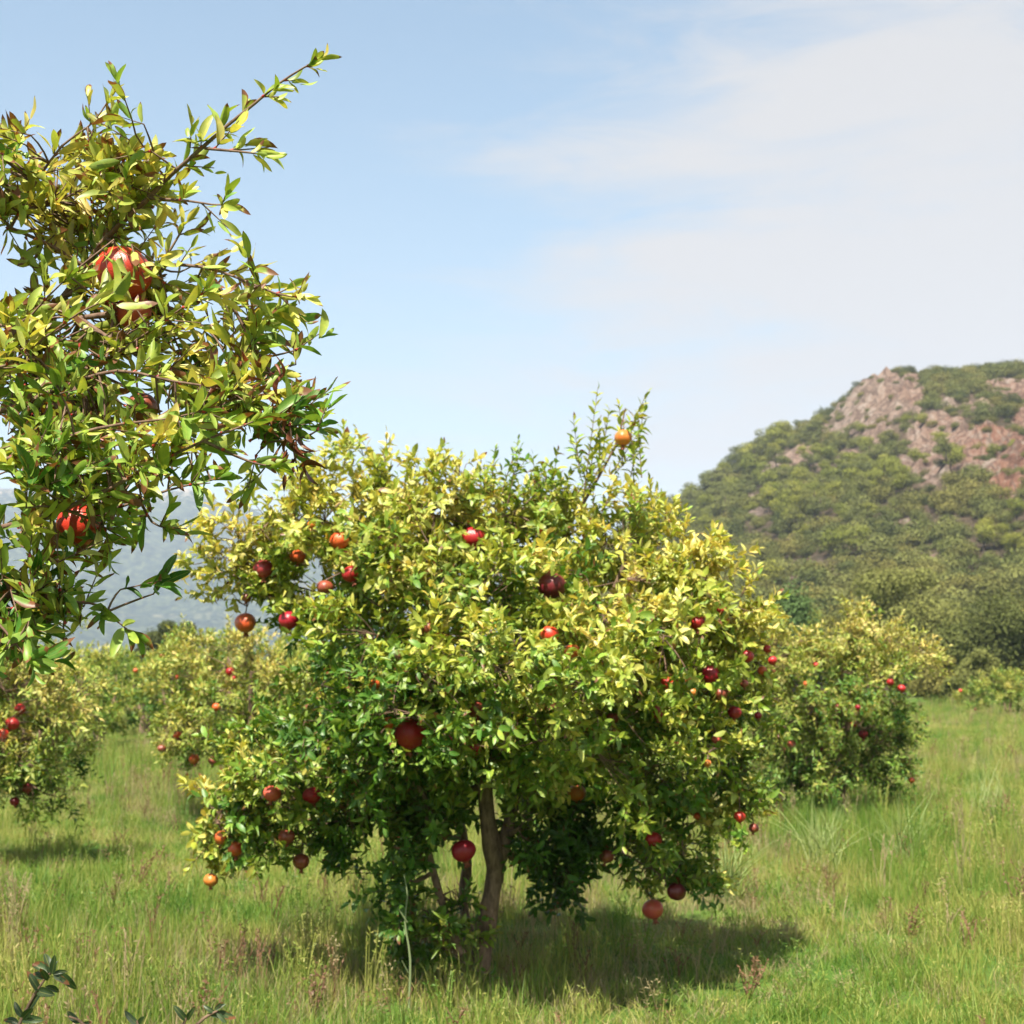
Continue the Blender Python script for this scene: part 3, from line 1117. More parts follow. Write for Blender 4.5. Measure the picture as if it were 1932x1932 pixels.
plants = []
rh = random.Random(3)
yy_ = 108.0
while yy_ < YC + 14:
    step = 2.75 if yy_ < YC - 20 else 2.2
    x = -40.0
    while x < 205:
        xx, yyy = x + rh.uniform(-1.2, 1.2), yy_ + rh.uniform(-1.2, 1.2)
        x += step * rh.uniform(0.8, 1.3)
        z, k = hill_at(xx, min(yyy, YC + 10))
        if z < 0.3:
            continue
        px, py = proj(np.array((xx, yyy, z))); px, py = float(px[0]), float(py[0])
        if not (1080 < px < 2050):
            continue
        if k > 0.25 and rh.random() > 0.30:
            continue
        pinezone = noise.noise(Vector((xx * 0.03, yyy * 0.03, 5)))
        band = math.exp(-((px - 1600) / 160.0) ** 2 - ((py - 930 + (px - 1600) * 0.28) / 85.0) ** 2)
        ridge = (px < 1560 and yyy > YC - 55)
        if ridge and rh.random() < 0.26:
            ci, hgt = rh.choice((3, 4, 4)), rh.uniform(4.5, 7.8)
        elif rh.random() < band * 0.55:
            ci, hgt = rh.choice((3, 3, 4)), rh.uniform(3.2, 6.0)
        elif pinezone > 0.30 and rh.random() < 0.25:
            ci, hgt = 3, rh.uniform(3, 5.5)
        else:
            ci, hgt = rh.choice((0, 0, 1, 1, 2)), rh.choice((1.6, 2.4, 3.0, 3.8, 4.8)) * rh.uniform(.85, 1.15)
            if yyy > YC - 6 and px > 1560:
                ci, hgt = rh.choice((2, 0, 2)), rh.uniform(2.0, 3.6)
            if k > 0.25:
                hgt = rh.uniform(0.9, 2.6)
        plants.append((xx, yyy, z - 0.1 * hgt if ci < 3 else z - 0.2, hgt, ci, px, py))
    yy_ += step * 0.95

# how large each shows: nearer and taller first, only those the photograph shows
def shows(q):
    x, y, z, h, ci, px, py = q
    vis = 1.0 if (px < 1935 and py < 1190 and (px > 1340 or py < 1000)) else 0.0
    if px < 1250: vis = 0.0
    return vis * h / y * (0.9 if ci >= 3 else 1.0)


plants.sort(key=lambda q: -shows(q))


def zone(px, py):
    top = interp(HX, HY, px)
    if py < top + 22:
        return 'on the skyline ' + ('at the left end of the ridge' if px < 1400 else 'in the middle of the ridge' if px < 1550 else 'beside the grey pink cliff' if px < 1700 else 'at the top right of the hill')
    if px < 1440:
        return 'on the left hill shoulder ' + ('near the small grey outcrop' if py < 1000 else 'above the central pomegranate tree')
    if px < 1560:
        return ('below the ridge by the long grey outcrop' if py < 930 else 'in the green slope under the long grey outcrop' if py < 1030 else 'near the pale stones low on the hill')
    if px < 1720:
        return ('at the foot of the grey pink cliff' if py < 880 else 'in the bright green band across the hill' if py < 980 else 'on the shady slope under the bright green band' if py < 1070 else 'low on the hill above the grey olive')
    return ('above the pink cliff at the upper right' if py < 790 else 'on the ledges of the pink and red cliffs' if py < 930 else 'on the slope below the red cliff' if py < 1030 else 'low on the hill at the right edge')
NAMED = 290
for i, (x, y, z, h, ci, px, py) in enumerate(plants[:NAMED]):
    me = SHR[ci][i % 4]
    if ci < 3:
        o = bpy.data.objects.new('hillside_shrub', me)
        o.location = (x, y, z)
        o.scale = (h * rh.uniform(0.95, 1.3), h * rh.uniform(0.95, 1.3), h * rh.uniform(0.8, 1.0))
        o.rotation_euler = (0, 0, rh.uniform(0, 6.28))
        COL.objects.link(o)
        kd = ('olive green', 'grey green', 'dark green')[ci]
        zn, sz = zone(px, py), ('low', 'middling', 'large')[int(h > 2.7) + int(h > 4.1)]
        tag(o, f'{sz} rounded {kd} shrub {zn}', 'shrub', f'{sz} {kd} shrubs {zn}')
    else:
        root = empty('pine_tree', (x, y, z))
        root.scale = (h, h, h)
        root.rotation_euler = (0, 0, rh.uniform(0, 6.28))
        for nm, mm in (('crown', me), ('trunk', ME_PTR)):
            c_ = bpy.data.objects.new(nm, mm)
            c_.parent = root
            COL.objects.link(c_)
        kd = 'bright yellow green' if ci == 3 else 'soft green'
        zn, sz = zone(px, py), ('small', 'middling', 'tall')[int(h > 4.4) + int(h > 5.8)]
        tag(root, f'{sz} {kd} spreading pine {zn}', 'pine tree', f'{sz} {kd} pines {zn}')


def scatter(name, pts, rot, scl, idx, srcs, kind='stuff'):
    """one object whose points carry instances of the source meshes"""
    coll = bpy.data.collections.new(name + '_source')
    for me_ in srcs:
        coll.objects.link(bpy.data.objects.new(name + '_piece', me_))
    me = bpy.data.meshes.new(name)
    me.vertices.add(len(pts))
    me.vertices.foreach_set('co', np.asarray(pts, np.float32).ravel())
    a = me.attributes.new('rot', 'FLOAT_VECTOR', 'POINT'); a.data.foreach_set('vector', np.asarray(rot, np.float32).ravel())
    a = me.attributes.new('scl', 'FLOAT_VECTOR', 'POINT'); a.data.foreach_set('vector', np.asarray(scl, np.float32).ravel())
    a = me.attributes.new('idx', 'INT', 'POINT'); a.data.foreach_set('value', np.asarray(idx, np.int32).ravel())
    o = mobj(name, me)
    ng = bpy.data.node_groups.new(name, 'GeometryNodeTree')
    ng.interface.new_socket('Geometry', in_out='INPUT', socket_type='NodeSocketGeometry')
    ng.interface.new_socket('Geometry', in_out='OUTPUT', socket_type='NodeSocketGeometry')
    gi = ng.nodes.new('NodeGroupInput'); go = ng.nodes.new('NodeGroupOutput')
    ci = ng.nodes.new('GeometryNodeCollectionInfo')
    ci.inputs['Collection'].default_value = coll
    ci.inputs['Separate Children'].default_value = True
    ci.inputs['Reset Children'].default_value = True
    ip = ng.nodes.new('GeometryNodeInstanceOnPoints')
    ip.inputs['Pick Instance'].default_value = True

    def attr(nm, ty):
        n = ng.nodes.new('GeometryNodeInputNamedAttribute')
        n.data_type = ty
        n.inputs['Name'].default_value = nm
        return n.outputs[0]
    ng.links.new(gi.outputs[0], ip.inputs['Points'])
    ng.links.new(ci.outputs[0], ip.inputs['Instance'])
    ng.links.new(attr('rot', 'FLOAT_VECTOR'), ip.inputs['Rotation'])
    ng.links.new(attr('scl', 'FLOAT_VECTOR'), ip.inputs['Scale'])
    ng.links.new(attr('idx', 'INT'), ip.inputs['Instance Index'])
    ng.links.new(ip.outputs[0], go.inputs[0])
    md = o.modifiers.new('scatter', 'NODES')
    md.node_group = ng
    o['kind'] = kind
    return o


rest = plants[NAMED:]
srcs = [me for ci in range(5) for me in SHR[ci]]
sc_ = []
for q in rest:
    sx = q[3] * rh.uniform(0.95, 1.3) if q[4] < 3 else q[3]
    sc_.append((sx, sx, q[3] * rh.uniform(0.8, 1.0)))
o = scatter('hillside_scrub', [q[:3] for q in rest], [(0, 0, rh.uniform(0, 6.28)) for _ in rest], sc_, [q[4] * 4 + rh.randrange(4) for q in rest], srcs)
tag(o, 'mass of low scrub covering the rest of the rocky hill')

# ================================================================== TREES AT THE FOOT OF THE HILL AND BEYOND THE ORCHARD
def big_bush(label, cat, name, px, top, bottom_w, Y, ci, nleaf=5200, leaf=0.16, seed=1, lob=7, group=None, flat=1.0):
    zt = P(px, top, Y)[2]
    base = np.array((P(px, 1270, Y)[0], Y, 0.0))
    wd = bottom_w / 2 * Y / F
    root = empty(name, tuple(base))
    tag(root, label, cat, group)
    r = random.Random(seed)
    lobes = [((base[0], Y, zt * 0.52), (wd * 0.75, wd * 0.7, zt * 0.42))]
    for _ in range(lob):
        a = r.uniform(0, 6.28); d = r.uniform(0.35, 0.7) * wd
        rr = r.uniform(0.28, 0.5) * wd
        cz = r.uniform(0.3, 0.95) * zt - rr * 0.3
        cz = min(cz, zt - rr * 0.75)
        lobes.append(((base[0] + d * math.cos(a), Y + d * math.sin(a) * 0.8, cz), (rr, rr, rr * 0.75 * flat)))
    me = clump_mesh('crown', lobes, nleaf, leaf, MH[ci], seed)
    o = mobj('crown', me, root)
    tb = Tubes(7)
    tb.add([base, base + np.array((0.1, 0, zt * 0.3)), base + np.array((-0.1, 0.1, zt * 0.75))], (0.14, 0.11, 0.04), bumpy=0.08)
    for k_ in range(3):
        c_ = lobes[k_ + 1][0]
        tb.add([base + np.array((0.05, 0, zt * 0.25)), np.array(c_)], (0.07, 0.03))
    tb.build('trunk', M_DARKBARK, root)
    return root


M_BLUEG = hill_leaf_mat('bluish_green', (0.07, 0.13, 0.04), (0.10, 0.17, 0.055))
MH.append(M_BLUEG)
big_bush('blue green bushy tree behind the right shoulder of the central pomegranate', 'tree', 'bushy_tree', 1495, 1085, 150, 70, 5, 13000, 0.09, 21)
big_bush('tall grey olive tree at the hill foot above the right pomegranate tree', 'tree', 'olive_tree', 1705, 1070, 210, 80, 1, 20000, 0.10, 22, 9)
big_bush('dark olive tree at the hill foot on the right edge', 'tree', 'olive_tree', 1890, 1100, 190, 75, 2, 20000, 0.10, 23, 9)
big_bush('slim soft green tree between the two large olive trees', 'tree', 'olive_tree', 1790, 1165, 90, 68, 4, 9000, 0.09, 27, 6)
big_bush('pale grey green bush under the dark olive tree', 'bush', 'grey_bush', 1850, 1225, 110, 58, 1, 10000, 0.065, 24, 6)
big_bush('low grey green bush just right of the right pomegranate tree', 'bush', 'grey_bush', 1765, 1235, 100, 56, 0, 9000, 0.065, 25, 6)
big_bush('low dark bush left of the far yellow pomegranate', 'bush', 'grey_bush', 1800, 1275, 70, 54, 2, 3500, 0.08, 26, 5)
big_bush('grey green tree partly hidden behind the right pomegranate tree', 'tree', 'olive_tree', 1590, 1150, 120, 74, 0, 11000, 0.09, 28, 7)
big_bush('round dark olive tree standing beyond the left orchard', 'tree', 'olive_tree', 340, 1170, 100, 90, 2, 12000, 0.10, 31, 7)
big_bush('lower left half of the dark olive pair beyond the orchard', 'tree', 'olive_tree', 283, 1183, 80, 92, 2, 9000, 0.10, 32, 6)
# small conifer beside them
cb = P(222, 1270, 90)
cr = empty('conifer', (cb[0], 90, 0))
tag(cr, 'small blue green conifer left of the round dark olive', 'tree')
zt = P(222, 1195, 90)[2]
mobj('crown', clump_mesh('crown', [((cb[0] + random.uniform(-.1, .1), 90, zt * (0.12 + 0.8 * k / 8)), (0.75 * (1 - k / 9.5), 0.75 * (1 - k / 9.5), zt * 0.09)) for k in range(9)], 3500, 0.10, M_BLUEG, 77), cr)
tb = Tubes(6); tb.add([(cb[0], 90, 0), (cb[0], 90, zt * 0.8)], (0.1, 0.03)); tb.build('trunk', M_DARKBARK, cr)

# ================================================================== POMEGRANATE TREES
def simple_stems(bx, Y, h, n=3, spread=0.35, r0=0.06):
    st = []
    for k in range(n):
        a = k * 2.1 + 0.6
        st.append(([(bx + 0.06 * math.cos(a), Y + 0.06 * math.sin(a), -0.05), (bx + spread * 0.35 * math.cos(a), Y + spread * 0.35 * math.sin(a), h * 0.3),
                    (bx + spread * math.cos(a), Y + spread * math.sin(a), h * 0.7)], r0 * (1 - 0.15 * k), 0.018))
    return st


# ---- central tree
YM = 6.6
tbx = P(910, 1822, YM)[0]


def pm(x, y, Y):
    return P(x, y, Y)


stems = [([pm(905, 1830, YM), pm(918, 1740, YM), pm(935, 1640, YM + 0.02), pm(922, 1560, YM), pm(915, 1480, YM), pm(920, 1380, YM + .05), pm(905, 1200, YM + 0.1), pm(880, 1080, YM + .1)], 0.049, 0.013),
         ([pm(932, 1660, YM + 0.02), pm(952, 1600, YM + .03), pm(962, 1545, YM + 0.05), pm(985, 1470, YM + 0.1), pm(1060, 1320, YM + .15), pm(1130, 1180, YM + .1), pm(1180, 1060, YM)], 0.032, 0.010),
         ([pm(890, 1780, YM + 0.35), pm(872, 1700, YM + 0.35), pm(882, 1630, YM + .35), pm(850, 1500, YM + .3), pm(780, 1380, YM + .25), pm(700, 1200, YM + .2), pm(640, 1060, YM + .1)], 0.026, 0.009),
         ([pm(870, 1800, YM - 0.12), pm(830, 1690, YM - 0.1), pm(808, 1600, YM - 0.1), pm(800, 1500, YM - .15), pm(700, 1420, YM - .2), pm(560, 1440, YM - .2)], 0.018, 0.006)]
mb = []


def MB(cx, cy, rx, ry, dY, rY=0.42, yl=0.5, dm=1.0):
    mb.append(pxblob(cx, cy, rx, ry, YM + dY, rY, yl, dm))


# upper and left lobes (yellower), from the outline of the crown
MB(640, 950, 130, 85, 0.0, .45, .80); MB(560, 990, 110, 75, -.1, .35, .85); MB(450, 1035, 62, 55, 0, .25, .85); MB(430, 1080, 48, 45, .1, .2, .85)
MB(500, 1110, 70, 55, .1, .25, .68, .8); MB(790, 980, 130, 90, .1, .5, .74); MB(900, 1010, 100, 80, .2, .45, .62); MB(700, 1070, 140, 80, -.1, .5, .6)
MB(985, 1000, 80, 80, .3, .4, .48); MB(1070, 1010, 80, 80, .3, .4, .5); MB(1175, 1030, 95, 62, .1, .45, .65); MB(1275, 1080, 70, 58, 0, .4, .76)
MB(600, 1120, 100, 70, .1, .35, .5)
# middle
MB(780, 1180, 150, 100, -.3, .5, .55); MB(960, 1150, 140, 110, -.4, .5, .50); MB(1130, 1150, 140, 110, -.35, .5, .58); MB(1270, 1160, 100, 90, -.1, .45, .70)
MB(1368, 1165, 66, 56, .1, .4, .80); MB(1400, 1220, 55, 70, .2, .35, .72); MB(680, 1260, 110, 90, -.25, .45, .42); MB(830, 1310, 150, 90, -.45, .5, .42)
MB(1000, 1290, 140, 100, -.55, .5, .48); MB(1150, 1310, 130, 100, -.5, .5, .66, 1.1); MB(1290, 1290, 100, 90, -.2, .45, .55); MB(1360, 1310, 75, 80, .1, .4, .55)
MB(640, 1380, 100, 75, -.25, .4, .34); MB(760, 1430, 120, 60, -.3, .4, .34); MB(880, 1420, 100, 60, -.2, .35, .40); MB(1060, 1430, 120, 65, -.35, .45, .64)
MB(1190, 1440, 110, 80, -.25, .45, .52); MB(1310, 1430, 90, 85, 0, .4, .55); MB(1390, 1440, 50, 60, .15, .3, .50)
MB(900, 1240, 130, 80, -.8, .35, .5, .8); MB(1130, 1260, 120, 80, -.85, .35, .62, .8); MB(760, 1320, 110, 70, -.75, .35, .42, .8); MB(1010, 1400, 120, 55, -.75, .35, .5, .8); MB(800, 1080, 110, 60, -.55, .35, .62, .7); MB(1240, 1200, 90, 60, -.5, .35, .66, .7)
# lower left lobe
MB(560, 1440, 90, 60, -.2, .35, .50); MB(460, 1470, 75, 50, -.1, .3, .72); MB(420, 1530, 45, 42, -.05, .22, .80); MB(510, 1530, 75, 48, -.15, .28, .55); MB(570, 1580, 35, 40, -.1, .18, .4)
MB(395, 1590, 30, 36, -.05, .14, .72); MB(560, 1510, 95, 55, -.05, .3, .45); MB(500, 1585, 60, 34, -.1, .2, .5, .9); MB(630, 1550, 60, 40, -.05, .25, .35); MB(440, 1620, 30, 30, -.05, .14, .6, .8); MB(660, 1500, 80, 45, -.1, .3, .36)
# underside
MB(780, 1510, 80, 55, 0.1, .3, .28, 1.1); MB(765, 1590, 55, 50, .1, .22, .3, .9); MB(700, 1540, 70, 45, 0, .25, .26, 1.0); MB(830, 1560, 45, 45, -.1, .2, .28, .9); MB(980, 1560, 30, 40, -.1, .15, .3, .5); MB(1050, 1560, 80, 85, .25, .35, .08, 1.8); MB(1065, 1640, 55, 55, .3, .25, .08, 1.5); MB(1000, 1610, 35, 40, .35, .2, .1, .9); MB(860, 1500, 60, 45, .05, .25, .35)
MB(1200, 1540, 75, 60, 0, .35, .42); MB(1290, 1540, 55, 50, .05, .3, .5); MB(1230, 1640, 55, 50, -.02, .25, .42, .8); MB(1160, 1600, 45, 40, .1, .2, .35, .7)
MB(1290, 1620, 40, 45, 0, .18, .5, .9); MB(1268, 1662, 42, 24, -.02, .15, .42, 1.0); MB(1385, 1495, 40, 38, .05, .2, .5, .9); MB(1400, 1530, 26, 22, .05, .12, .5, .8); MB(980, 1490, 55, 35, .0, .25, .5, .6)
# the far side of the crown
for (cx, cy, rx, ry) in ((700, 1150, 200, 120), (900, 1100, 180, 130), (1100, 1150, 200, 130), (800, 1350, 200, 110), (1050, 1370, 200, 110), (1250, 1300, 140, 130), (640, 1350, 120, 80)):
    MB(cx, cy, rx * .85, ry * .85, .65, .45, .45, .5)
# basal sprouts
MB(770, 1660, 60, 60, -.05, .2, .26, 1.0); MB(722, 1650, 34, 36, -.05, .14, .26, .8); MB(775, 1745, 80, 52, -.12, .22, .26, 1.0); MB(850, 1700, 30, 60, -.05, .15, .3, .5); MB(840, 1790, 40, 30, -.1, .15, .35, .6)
ex = []
SH = [(1100, 945, 1128, 730, .62, 12), (1105, 930, 1175, 800, .6, 9), (1175, 880, 1168, 760, .62, 8), (1170, 850, 1222, 738, .72, 8), (1150, 900, 1215, 800, .55, 8), (1095, 900, 1082, 790, .55, 8),
      (1190, 900, 1218, 760, .55, 8), (1130, 900, 1150, 770, .6, 9), (960, 950, 978, 828, .40, 9), (925, 930, 935, 845, .45, 7), (948, 925, 972, 850, .42, 7), (1040, 930, 1052, 850, .55, 6), (1010, 940, 1025, 880, .45, 5),
      (650, 880, 648, 800, .75, 6), (690, 880, 672, 806, .8, 5), (725, 890, 730, 815, .85, 5), (770, 900, 768, 850, .85, 4), (815, 905, 822, 856, .8, 4), (865, 915, 868, 862, .78, 5), (890, 940, 893, 895, .7, 4),
      (590, 900, 575, 850, .85, 4), (540, 920, 528, 885, .85, 4), (610, 890, 615, 840, .85, 4), (1320, 1045, 1345, 1000, .8, 4), (1400, 1120, 1430, 1068, .8, 5), (1230, 960, 1225, 905, .75, 5), (1260, 980, 1275, 940, .75, 4),
      (1060, 940, 1075, 890, .5, 5), (1140, 960, 1160, 905, .6, 5), (430, 1050, 378, 1000, .85, 6), (420, 1080, 372, 1078, .85, 6), (430, 1100, 388, 1130, .85, 5), (400, 1560, 352, 1570, .75, 5), (390, 1600, 352, 1640, .75, 6), (400, 1500, 358, 1480, .7, 5),
      (1200, 965, 1195, 890, .6, 6), (1120, 960, 1118, 900, .55, 6), (1420, 1240, 1445, 1180, .8, 5), (1300, 1640, 1385, 1655, .75, 8), (1290, 1600, 1340, 1560, .5, 6)]
EB, ED, EL, EY, EN = [], [], [], [], []
SH += [(x0 + rng.uniform(-22, 22), y0 + rng.uniform(0, 15), x1 + rng.uniform(-22, 22), y1 + (y0 - y1) * rng.uniform(.1, .45), yl, np_) for x0, y0, x1, y1, yl, np_ in SH[:30]]
for x0, y0, x1, y1, yl, np_ in SH:
    dY = rng.uniform(-.15, .15)
    a_, b_ = P(x0, y0, YM + dY), P(x1, y1, YM + dY + rng.uniform(-.05, .05))
    l_ = np.linalg.norm(b_ - a_)
    EB.append(a_); ED.append((b_ - a_) / l_); EL.append(l_); EY.append(yl); EN.append(np_)
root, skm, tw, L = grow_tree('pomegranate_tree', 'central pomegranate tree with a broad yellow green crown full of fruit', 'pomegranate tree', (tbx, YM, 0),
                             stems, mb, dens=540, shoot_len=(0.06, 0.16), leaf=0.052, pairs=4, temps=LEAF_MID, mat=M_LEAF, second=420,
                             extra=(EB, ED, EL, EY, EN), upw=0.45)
q = poly_smooth([P(1100, 950, YM), P(1135, 890, YM), P(1165, 830, YM), P(1180, 770, YM)], .05)
tw.add(q, np.linspace(0.008, 0.003, len(q)), k=6); skm.add(q, np.linspace(0.008, 0.003, len(q)))

G1 = 'pomegranates on the central tree'
FR = [  # x, y, r, hidden, colour, flip, label
    (1176, 826, 16, 0, 'yellow', 0, 'orange pomegranate on the tall top shoot of the central tree, against the sky'),
    (640, 1020, 18, 0, 'orange', 0, 'orange red pomegranate high in the left crown, right of the small orange one'),
    (562, 1050, 15, 0, 'orange', 0, 'small plain orange pomegranate between a dull rose one and a larger red one'),
    (497, 1073, 18, 0, 'rose', 0, 'dull rose purple pomegranate at the upper left edge of the central crown'),
    (663, 1083, 17, 1, 'red', 0, 'red pomegranate half behind leaves below the orange red one, upper left crown'),
    (613, 1108, 15, 0, 'dusky', 0, 'dark rusty orange pomegranate in shade, right of the crimson hanging one'),
    (463, 1175, 19, 0, 'orange', 0, 'orange pomegranate with red patches hanging lowest at the left against the mountain'),
    (545, 1170, 18, 0, 'crimson', 0, 'crimson pomegranate hanging beside the orange one against the mountain'),
    (465, 1127, 9, 1, 'dusky', 0, 'tiny dull red pomegranate above the orange one at the left edge'),
    (588, 990, 8, 1, 'yellow', 0, 'tiny orange pomegranate among leaves above the left crown fruits'),
    (892, 1015, 23, 1, 'red', 0, 'deep red pomegranate under a leaf, high in the middle of the crown'),
    (1040, 1105, 26, 0, 'maroon', 1, 'large maroon pomegranate with its calyx pointing up, centre of the crown'),
    (1037, 1197, 17, 1, 'brightred', 0, 'bright orange red shiny pomegranate below the large maroon one'),
    (1080, 1230, 15, 1, 'orange', 0, 'orange pomegranate mostly behind leaves, right below the shiny orange red one'),
    (806, 1184, 15, 1, 'dusky', 0, 'dusky brown pomegranate deep in shade, left of the crown centre'),
    (1316, 1175, 14, 0, 'red', 0, 'small bright red pomegranate alone in the upper right crown'),
    (1360, 1150, 10, 1, 'red', 0, 'tiny red pomegranate behind leaves at the upper right edge'),
    (1410, 1238, 12, 1, 'red', 0, 'dull red pomegranate behind leaves near the right edge of the crown'),
    (1448, 1224, 8, 1, 'red', 0, 'upper tiny red pomegranate of three clustered at the right edge'),
    (1457, 1246, 9, 0, 'red', 0, 'small red pomegranate farthest right of the cluster at the right edge'),
    (1438, 1265, 9, 0, 'orange', 0, 'small orange pomegranate lowest of the cluster at the right edge'),
    (1340, 1273, 18, 0, 'crimson', 0, 'glossy crimson pomegranate in the right crown above a shaded orange one'),
    (1258, 1288, 13, 1, 'brightred', 0, 'shiny orange red pomegranate peeping from leaves left of two small ones'),
    (1302, 1287, 9, 1, 'orange', 0, 'small dark orange pomegranate touching the glossy crimson one'),
    (1306, 1306, 9, 1, 'yellow', 0, 'small pale orange pomegranate just below another small one, right crown'),
    (1243, 1342, 15, 1, 'rose', 0, 'dull crimson pomegranate half behind yellow leaves, lower right of centre'),
    (1360, 1308, 12, 1, 'dusky', 0, 'brownish orange pomegranate in shade below the glossy crimson one'),
    (1404, 1290, 8, 1, 'dusky', 0, 'tiny dim red pomegranate right of the brownish shaded one'),
    (1386, 1344, 13, 0, 'crimson', 0, 'round crimson pomegranate standing out on dark leaves, right crown'),
    (1430, 1350, 7, 0, 'crimson', 0, 'tiny crimson pomegranate right of the round crimson one'),
    (774, 1384, 29, 0, 'red', 0, 'largest red pomegranate of the central tree, calyx hanging down'),
    (733, 1364, 12, 1, 'orange', 0, 'orange pomegranate half hidden behind the largest red one'),
    (897, 1340, 17, 1, 'dusky', 0, 'dark red pomegranate in deep shade above the trunk'),
    (897, 1413, 11, 1, 'red', 0, 'small red pomegranate in shade just above the trunk fork'),
    (851, 1391, 7, 1, 'red', 0, 'tiny red pomegranate speck right of the largest red one'),
    (707, 1290, 11, 1, 'orange', 0, 'pale orange pomegranate behind leaves above the largest red one'),
    (1155, 1355, 12, 1, 'dusky', 0, 'dark orange pomegranate behind the bright yellow leaf spray'),
    (1352, 1395, 9, 1, 'pink', 0, 'small pinkish pomegranate in the lower right crown'),
    (1335, 1440, 7, 1, 'yellow', 0, 'tiny pale orange pomegranate under the small pinkish one'),
    (1088, 1496, 17, 0, 'yellow', 0, 'amber pomegranate hanging on its stem right of the trunk'),
    (513, 1497, 16, 0, 'pink', 0, 'pinkish yellow pomegranate in the lower left lobe, left of the crimson one'),
    (589, 1500, 17, 0, 'crimson', 0, 'dark crimson pomegranate in the lower left lobe'),
    (541, 1578, 15, 1, 'dusky', 0, 'rusty red pomegranate behind leaves at the bottom of the left lobe'),
    (418, 1580, 14, 1, 'orange', 0, 'orange red pomegranate half hidden at the far lower left'),
    (445, 1602, 14, 0, 'orange', 0, 'red and yellow pomegranate with pointed calyx in the lower left'),
    (398, 1660, 13, 0, 'yellow', 0, 'amber pomegranate lowest on the left, hanging over open grass'),
    (568, 1625, 15, 1, 'dusky', 0, 'dark shaded pomegranate hanging at the bottom of the left lobe'),
    (874, 1605, 22, 0, 'crimson', 0, 'rosy crimson pomegranate hanging right beside the trunk'),
    (1233, 1584, 15, 0, 'red', 1, 'red pomegranate with upturned calyx in the lower right crown'),
    (1145, 1615, 13, 1, 'dusky', 0, 'dull red shaded pomegranate left of the upturned one'),
    (1276, 1682, 17, 0, 'maroon', 1, 'dark red pomegranate with upturned calyx near the grass on the right'),
    (1232, 1715, 19, 0, 'pink', 0, 'red and orange pomegranate hanging lowest of the central tree'),
    (1395, 1541, 11, 0, 'brightred', 0, 'bright orange red pomegranate at the lower right edge over grass'),
    (1422, 1562, 9, 0, 'dusky', 0, 'small brown pomegranate below the bright one at the lower right edge'),
    (1316, 1540, 7, 1, 'orange', 0, 'tiny orange pomegranate in the lower right leaves'),
    (1018, 1000, 6, 1, 'orange', 0, 'tiny orange pomegranate right of the deep red one high in the crown'),
]
L['tint'][:, :3] *= np.array((1.12, 1.05, .88))
Ys, keep = fruit_depths(L, FR)
L = sub(L, keep)
for f, Y in zip(FR, Ys):
    Y = Y if Y is not None else YM
    if f[0:2] == (874, 1605): Y = YM - 0.25
    add_fruit(f[0], f[1], f[2] * 1.04, min(max(Y, YM - 1.0), YM + 0.5), f[4], f[6], G1, skm, flip=bool(f[5]))
tw.clear_before([(f[0], f[1], f[2], (Y or YM)) for f, Y in zip(FR, Ys) if f[2] > 8])
MESH_MID = single_leaf_meshes(LEAF_MID)
finish_tree(root, tw, L, LEAF_MID, M_LEAF, 290, MESH_MID)


# ---- other pomegranate trees of the orchard
def orchard_tree(label, cx, Y, blobs, h, dens, leaf, pairs, temps, second, fruits, single=0, group='pomegranate trees of the orchard', mat=M_LEAF_FAR, seed=0, fr_group='pomegranates on the trees farther back', twigs=True, sl=(0.08, 0.2)):
    bx = P(cx, 1270, Y)[0]
    root, sk, tw, L = grow_tree('pomegranate_tree', label, 'pomegranate tree', (bx, Y, 0), simple_stems(bx, Y, h), blobs, dens=dens, shoot_len=sl,
                                leaf=leaf, pairs=pairs, temps=temps, mat=mat, second=second, group=group, twigs=twigs, upw=0.4)
    L['tint'][:, :3] *= np.array((1.02, .93, .9))
    if fruits:
        Ys, keep = fruit_depths(L, fruits)
        L = sub(L, keep)
        for f, y_ in zip(fruits, Ys):
            add_fruit(f[0], f[1], f[2], min(max(y_ or Y, Y - 1.4), Y + 1), f[4], f[5], fr_group, sk if f[2] > 6 else None, calyx=f[2] > 4)
    finish_tree(root, tw, L, temps, mat)


YL = 10.5
B = [pxblob(a[0], a[1], a[2], a[3], a[4], a[5], min(.9, a[6] + .12), *a[7:]) for a in ((60, 1290, 90, 60, YL, .5, .72), (-40, 1330, 120, 110, YL, .7, .6), (90, 1350, 70, 60, YL, .45, .66), (40, 1420, 100, 60, YL, .5, .45), (110, 1400, 55, 45, YL + .2, .35, .4),
                              (60, 1480, 55, 30, YL, .3, .35), (20, 1470, 60, 30, YL, .3, .5), (-60, 1440, 110, 60, YL, .5, .4), (100, 1500, 30, 22, YL, .2, .3, .6), (150, 1300, 40, 40, YL + .3, .3, .6, .6), (110, 1490, 35, 25, YL, .2, .2, .6), (-160, 1380, 100, 120, YL, .6, .5))]
GL = 'pomegranates on the left edge tree'
orchard_tree('pomegranate tree cut by the left edge with drooping low branches', -60, YL, B, 1.9, 380, 0.056, 4, LEAF_LOW, 150,
             [(38, 1338, 11, 0, 'red', 'red pomegranate uppermost on the left edge tree'), (24, 1365, 13, 0, 'red', 'largest red pomegranate on the left edge tree'),
              (5, 1385, 11, 0, 'brightred', 'orange red pomegranate cut by the left edge of the picture'), (52, 1487, 10, 0, 'rose', 'dull red pomegranate low on the left edge tree'),
              (28, 1512, 9, 0, 'crimson', 'dark red pomegranate hanging lowest on the left edge tree')], fr_group=GL)
YA = 13.5
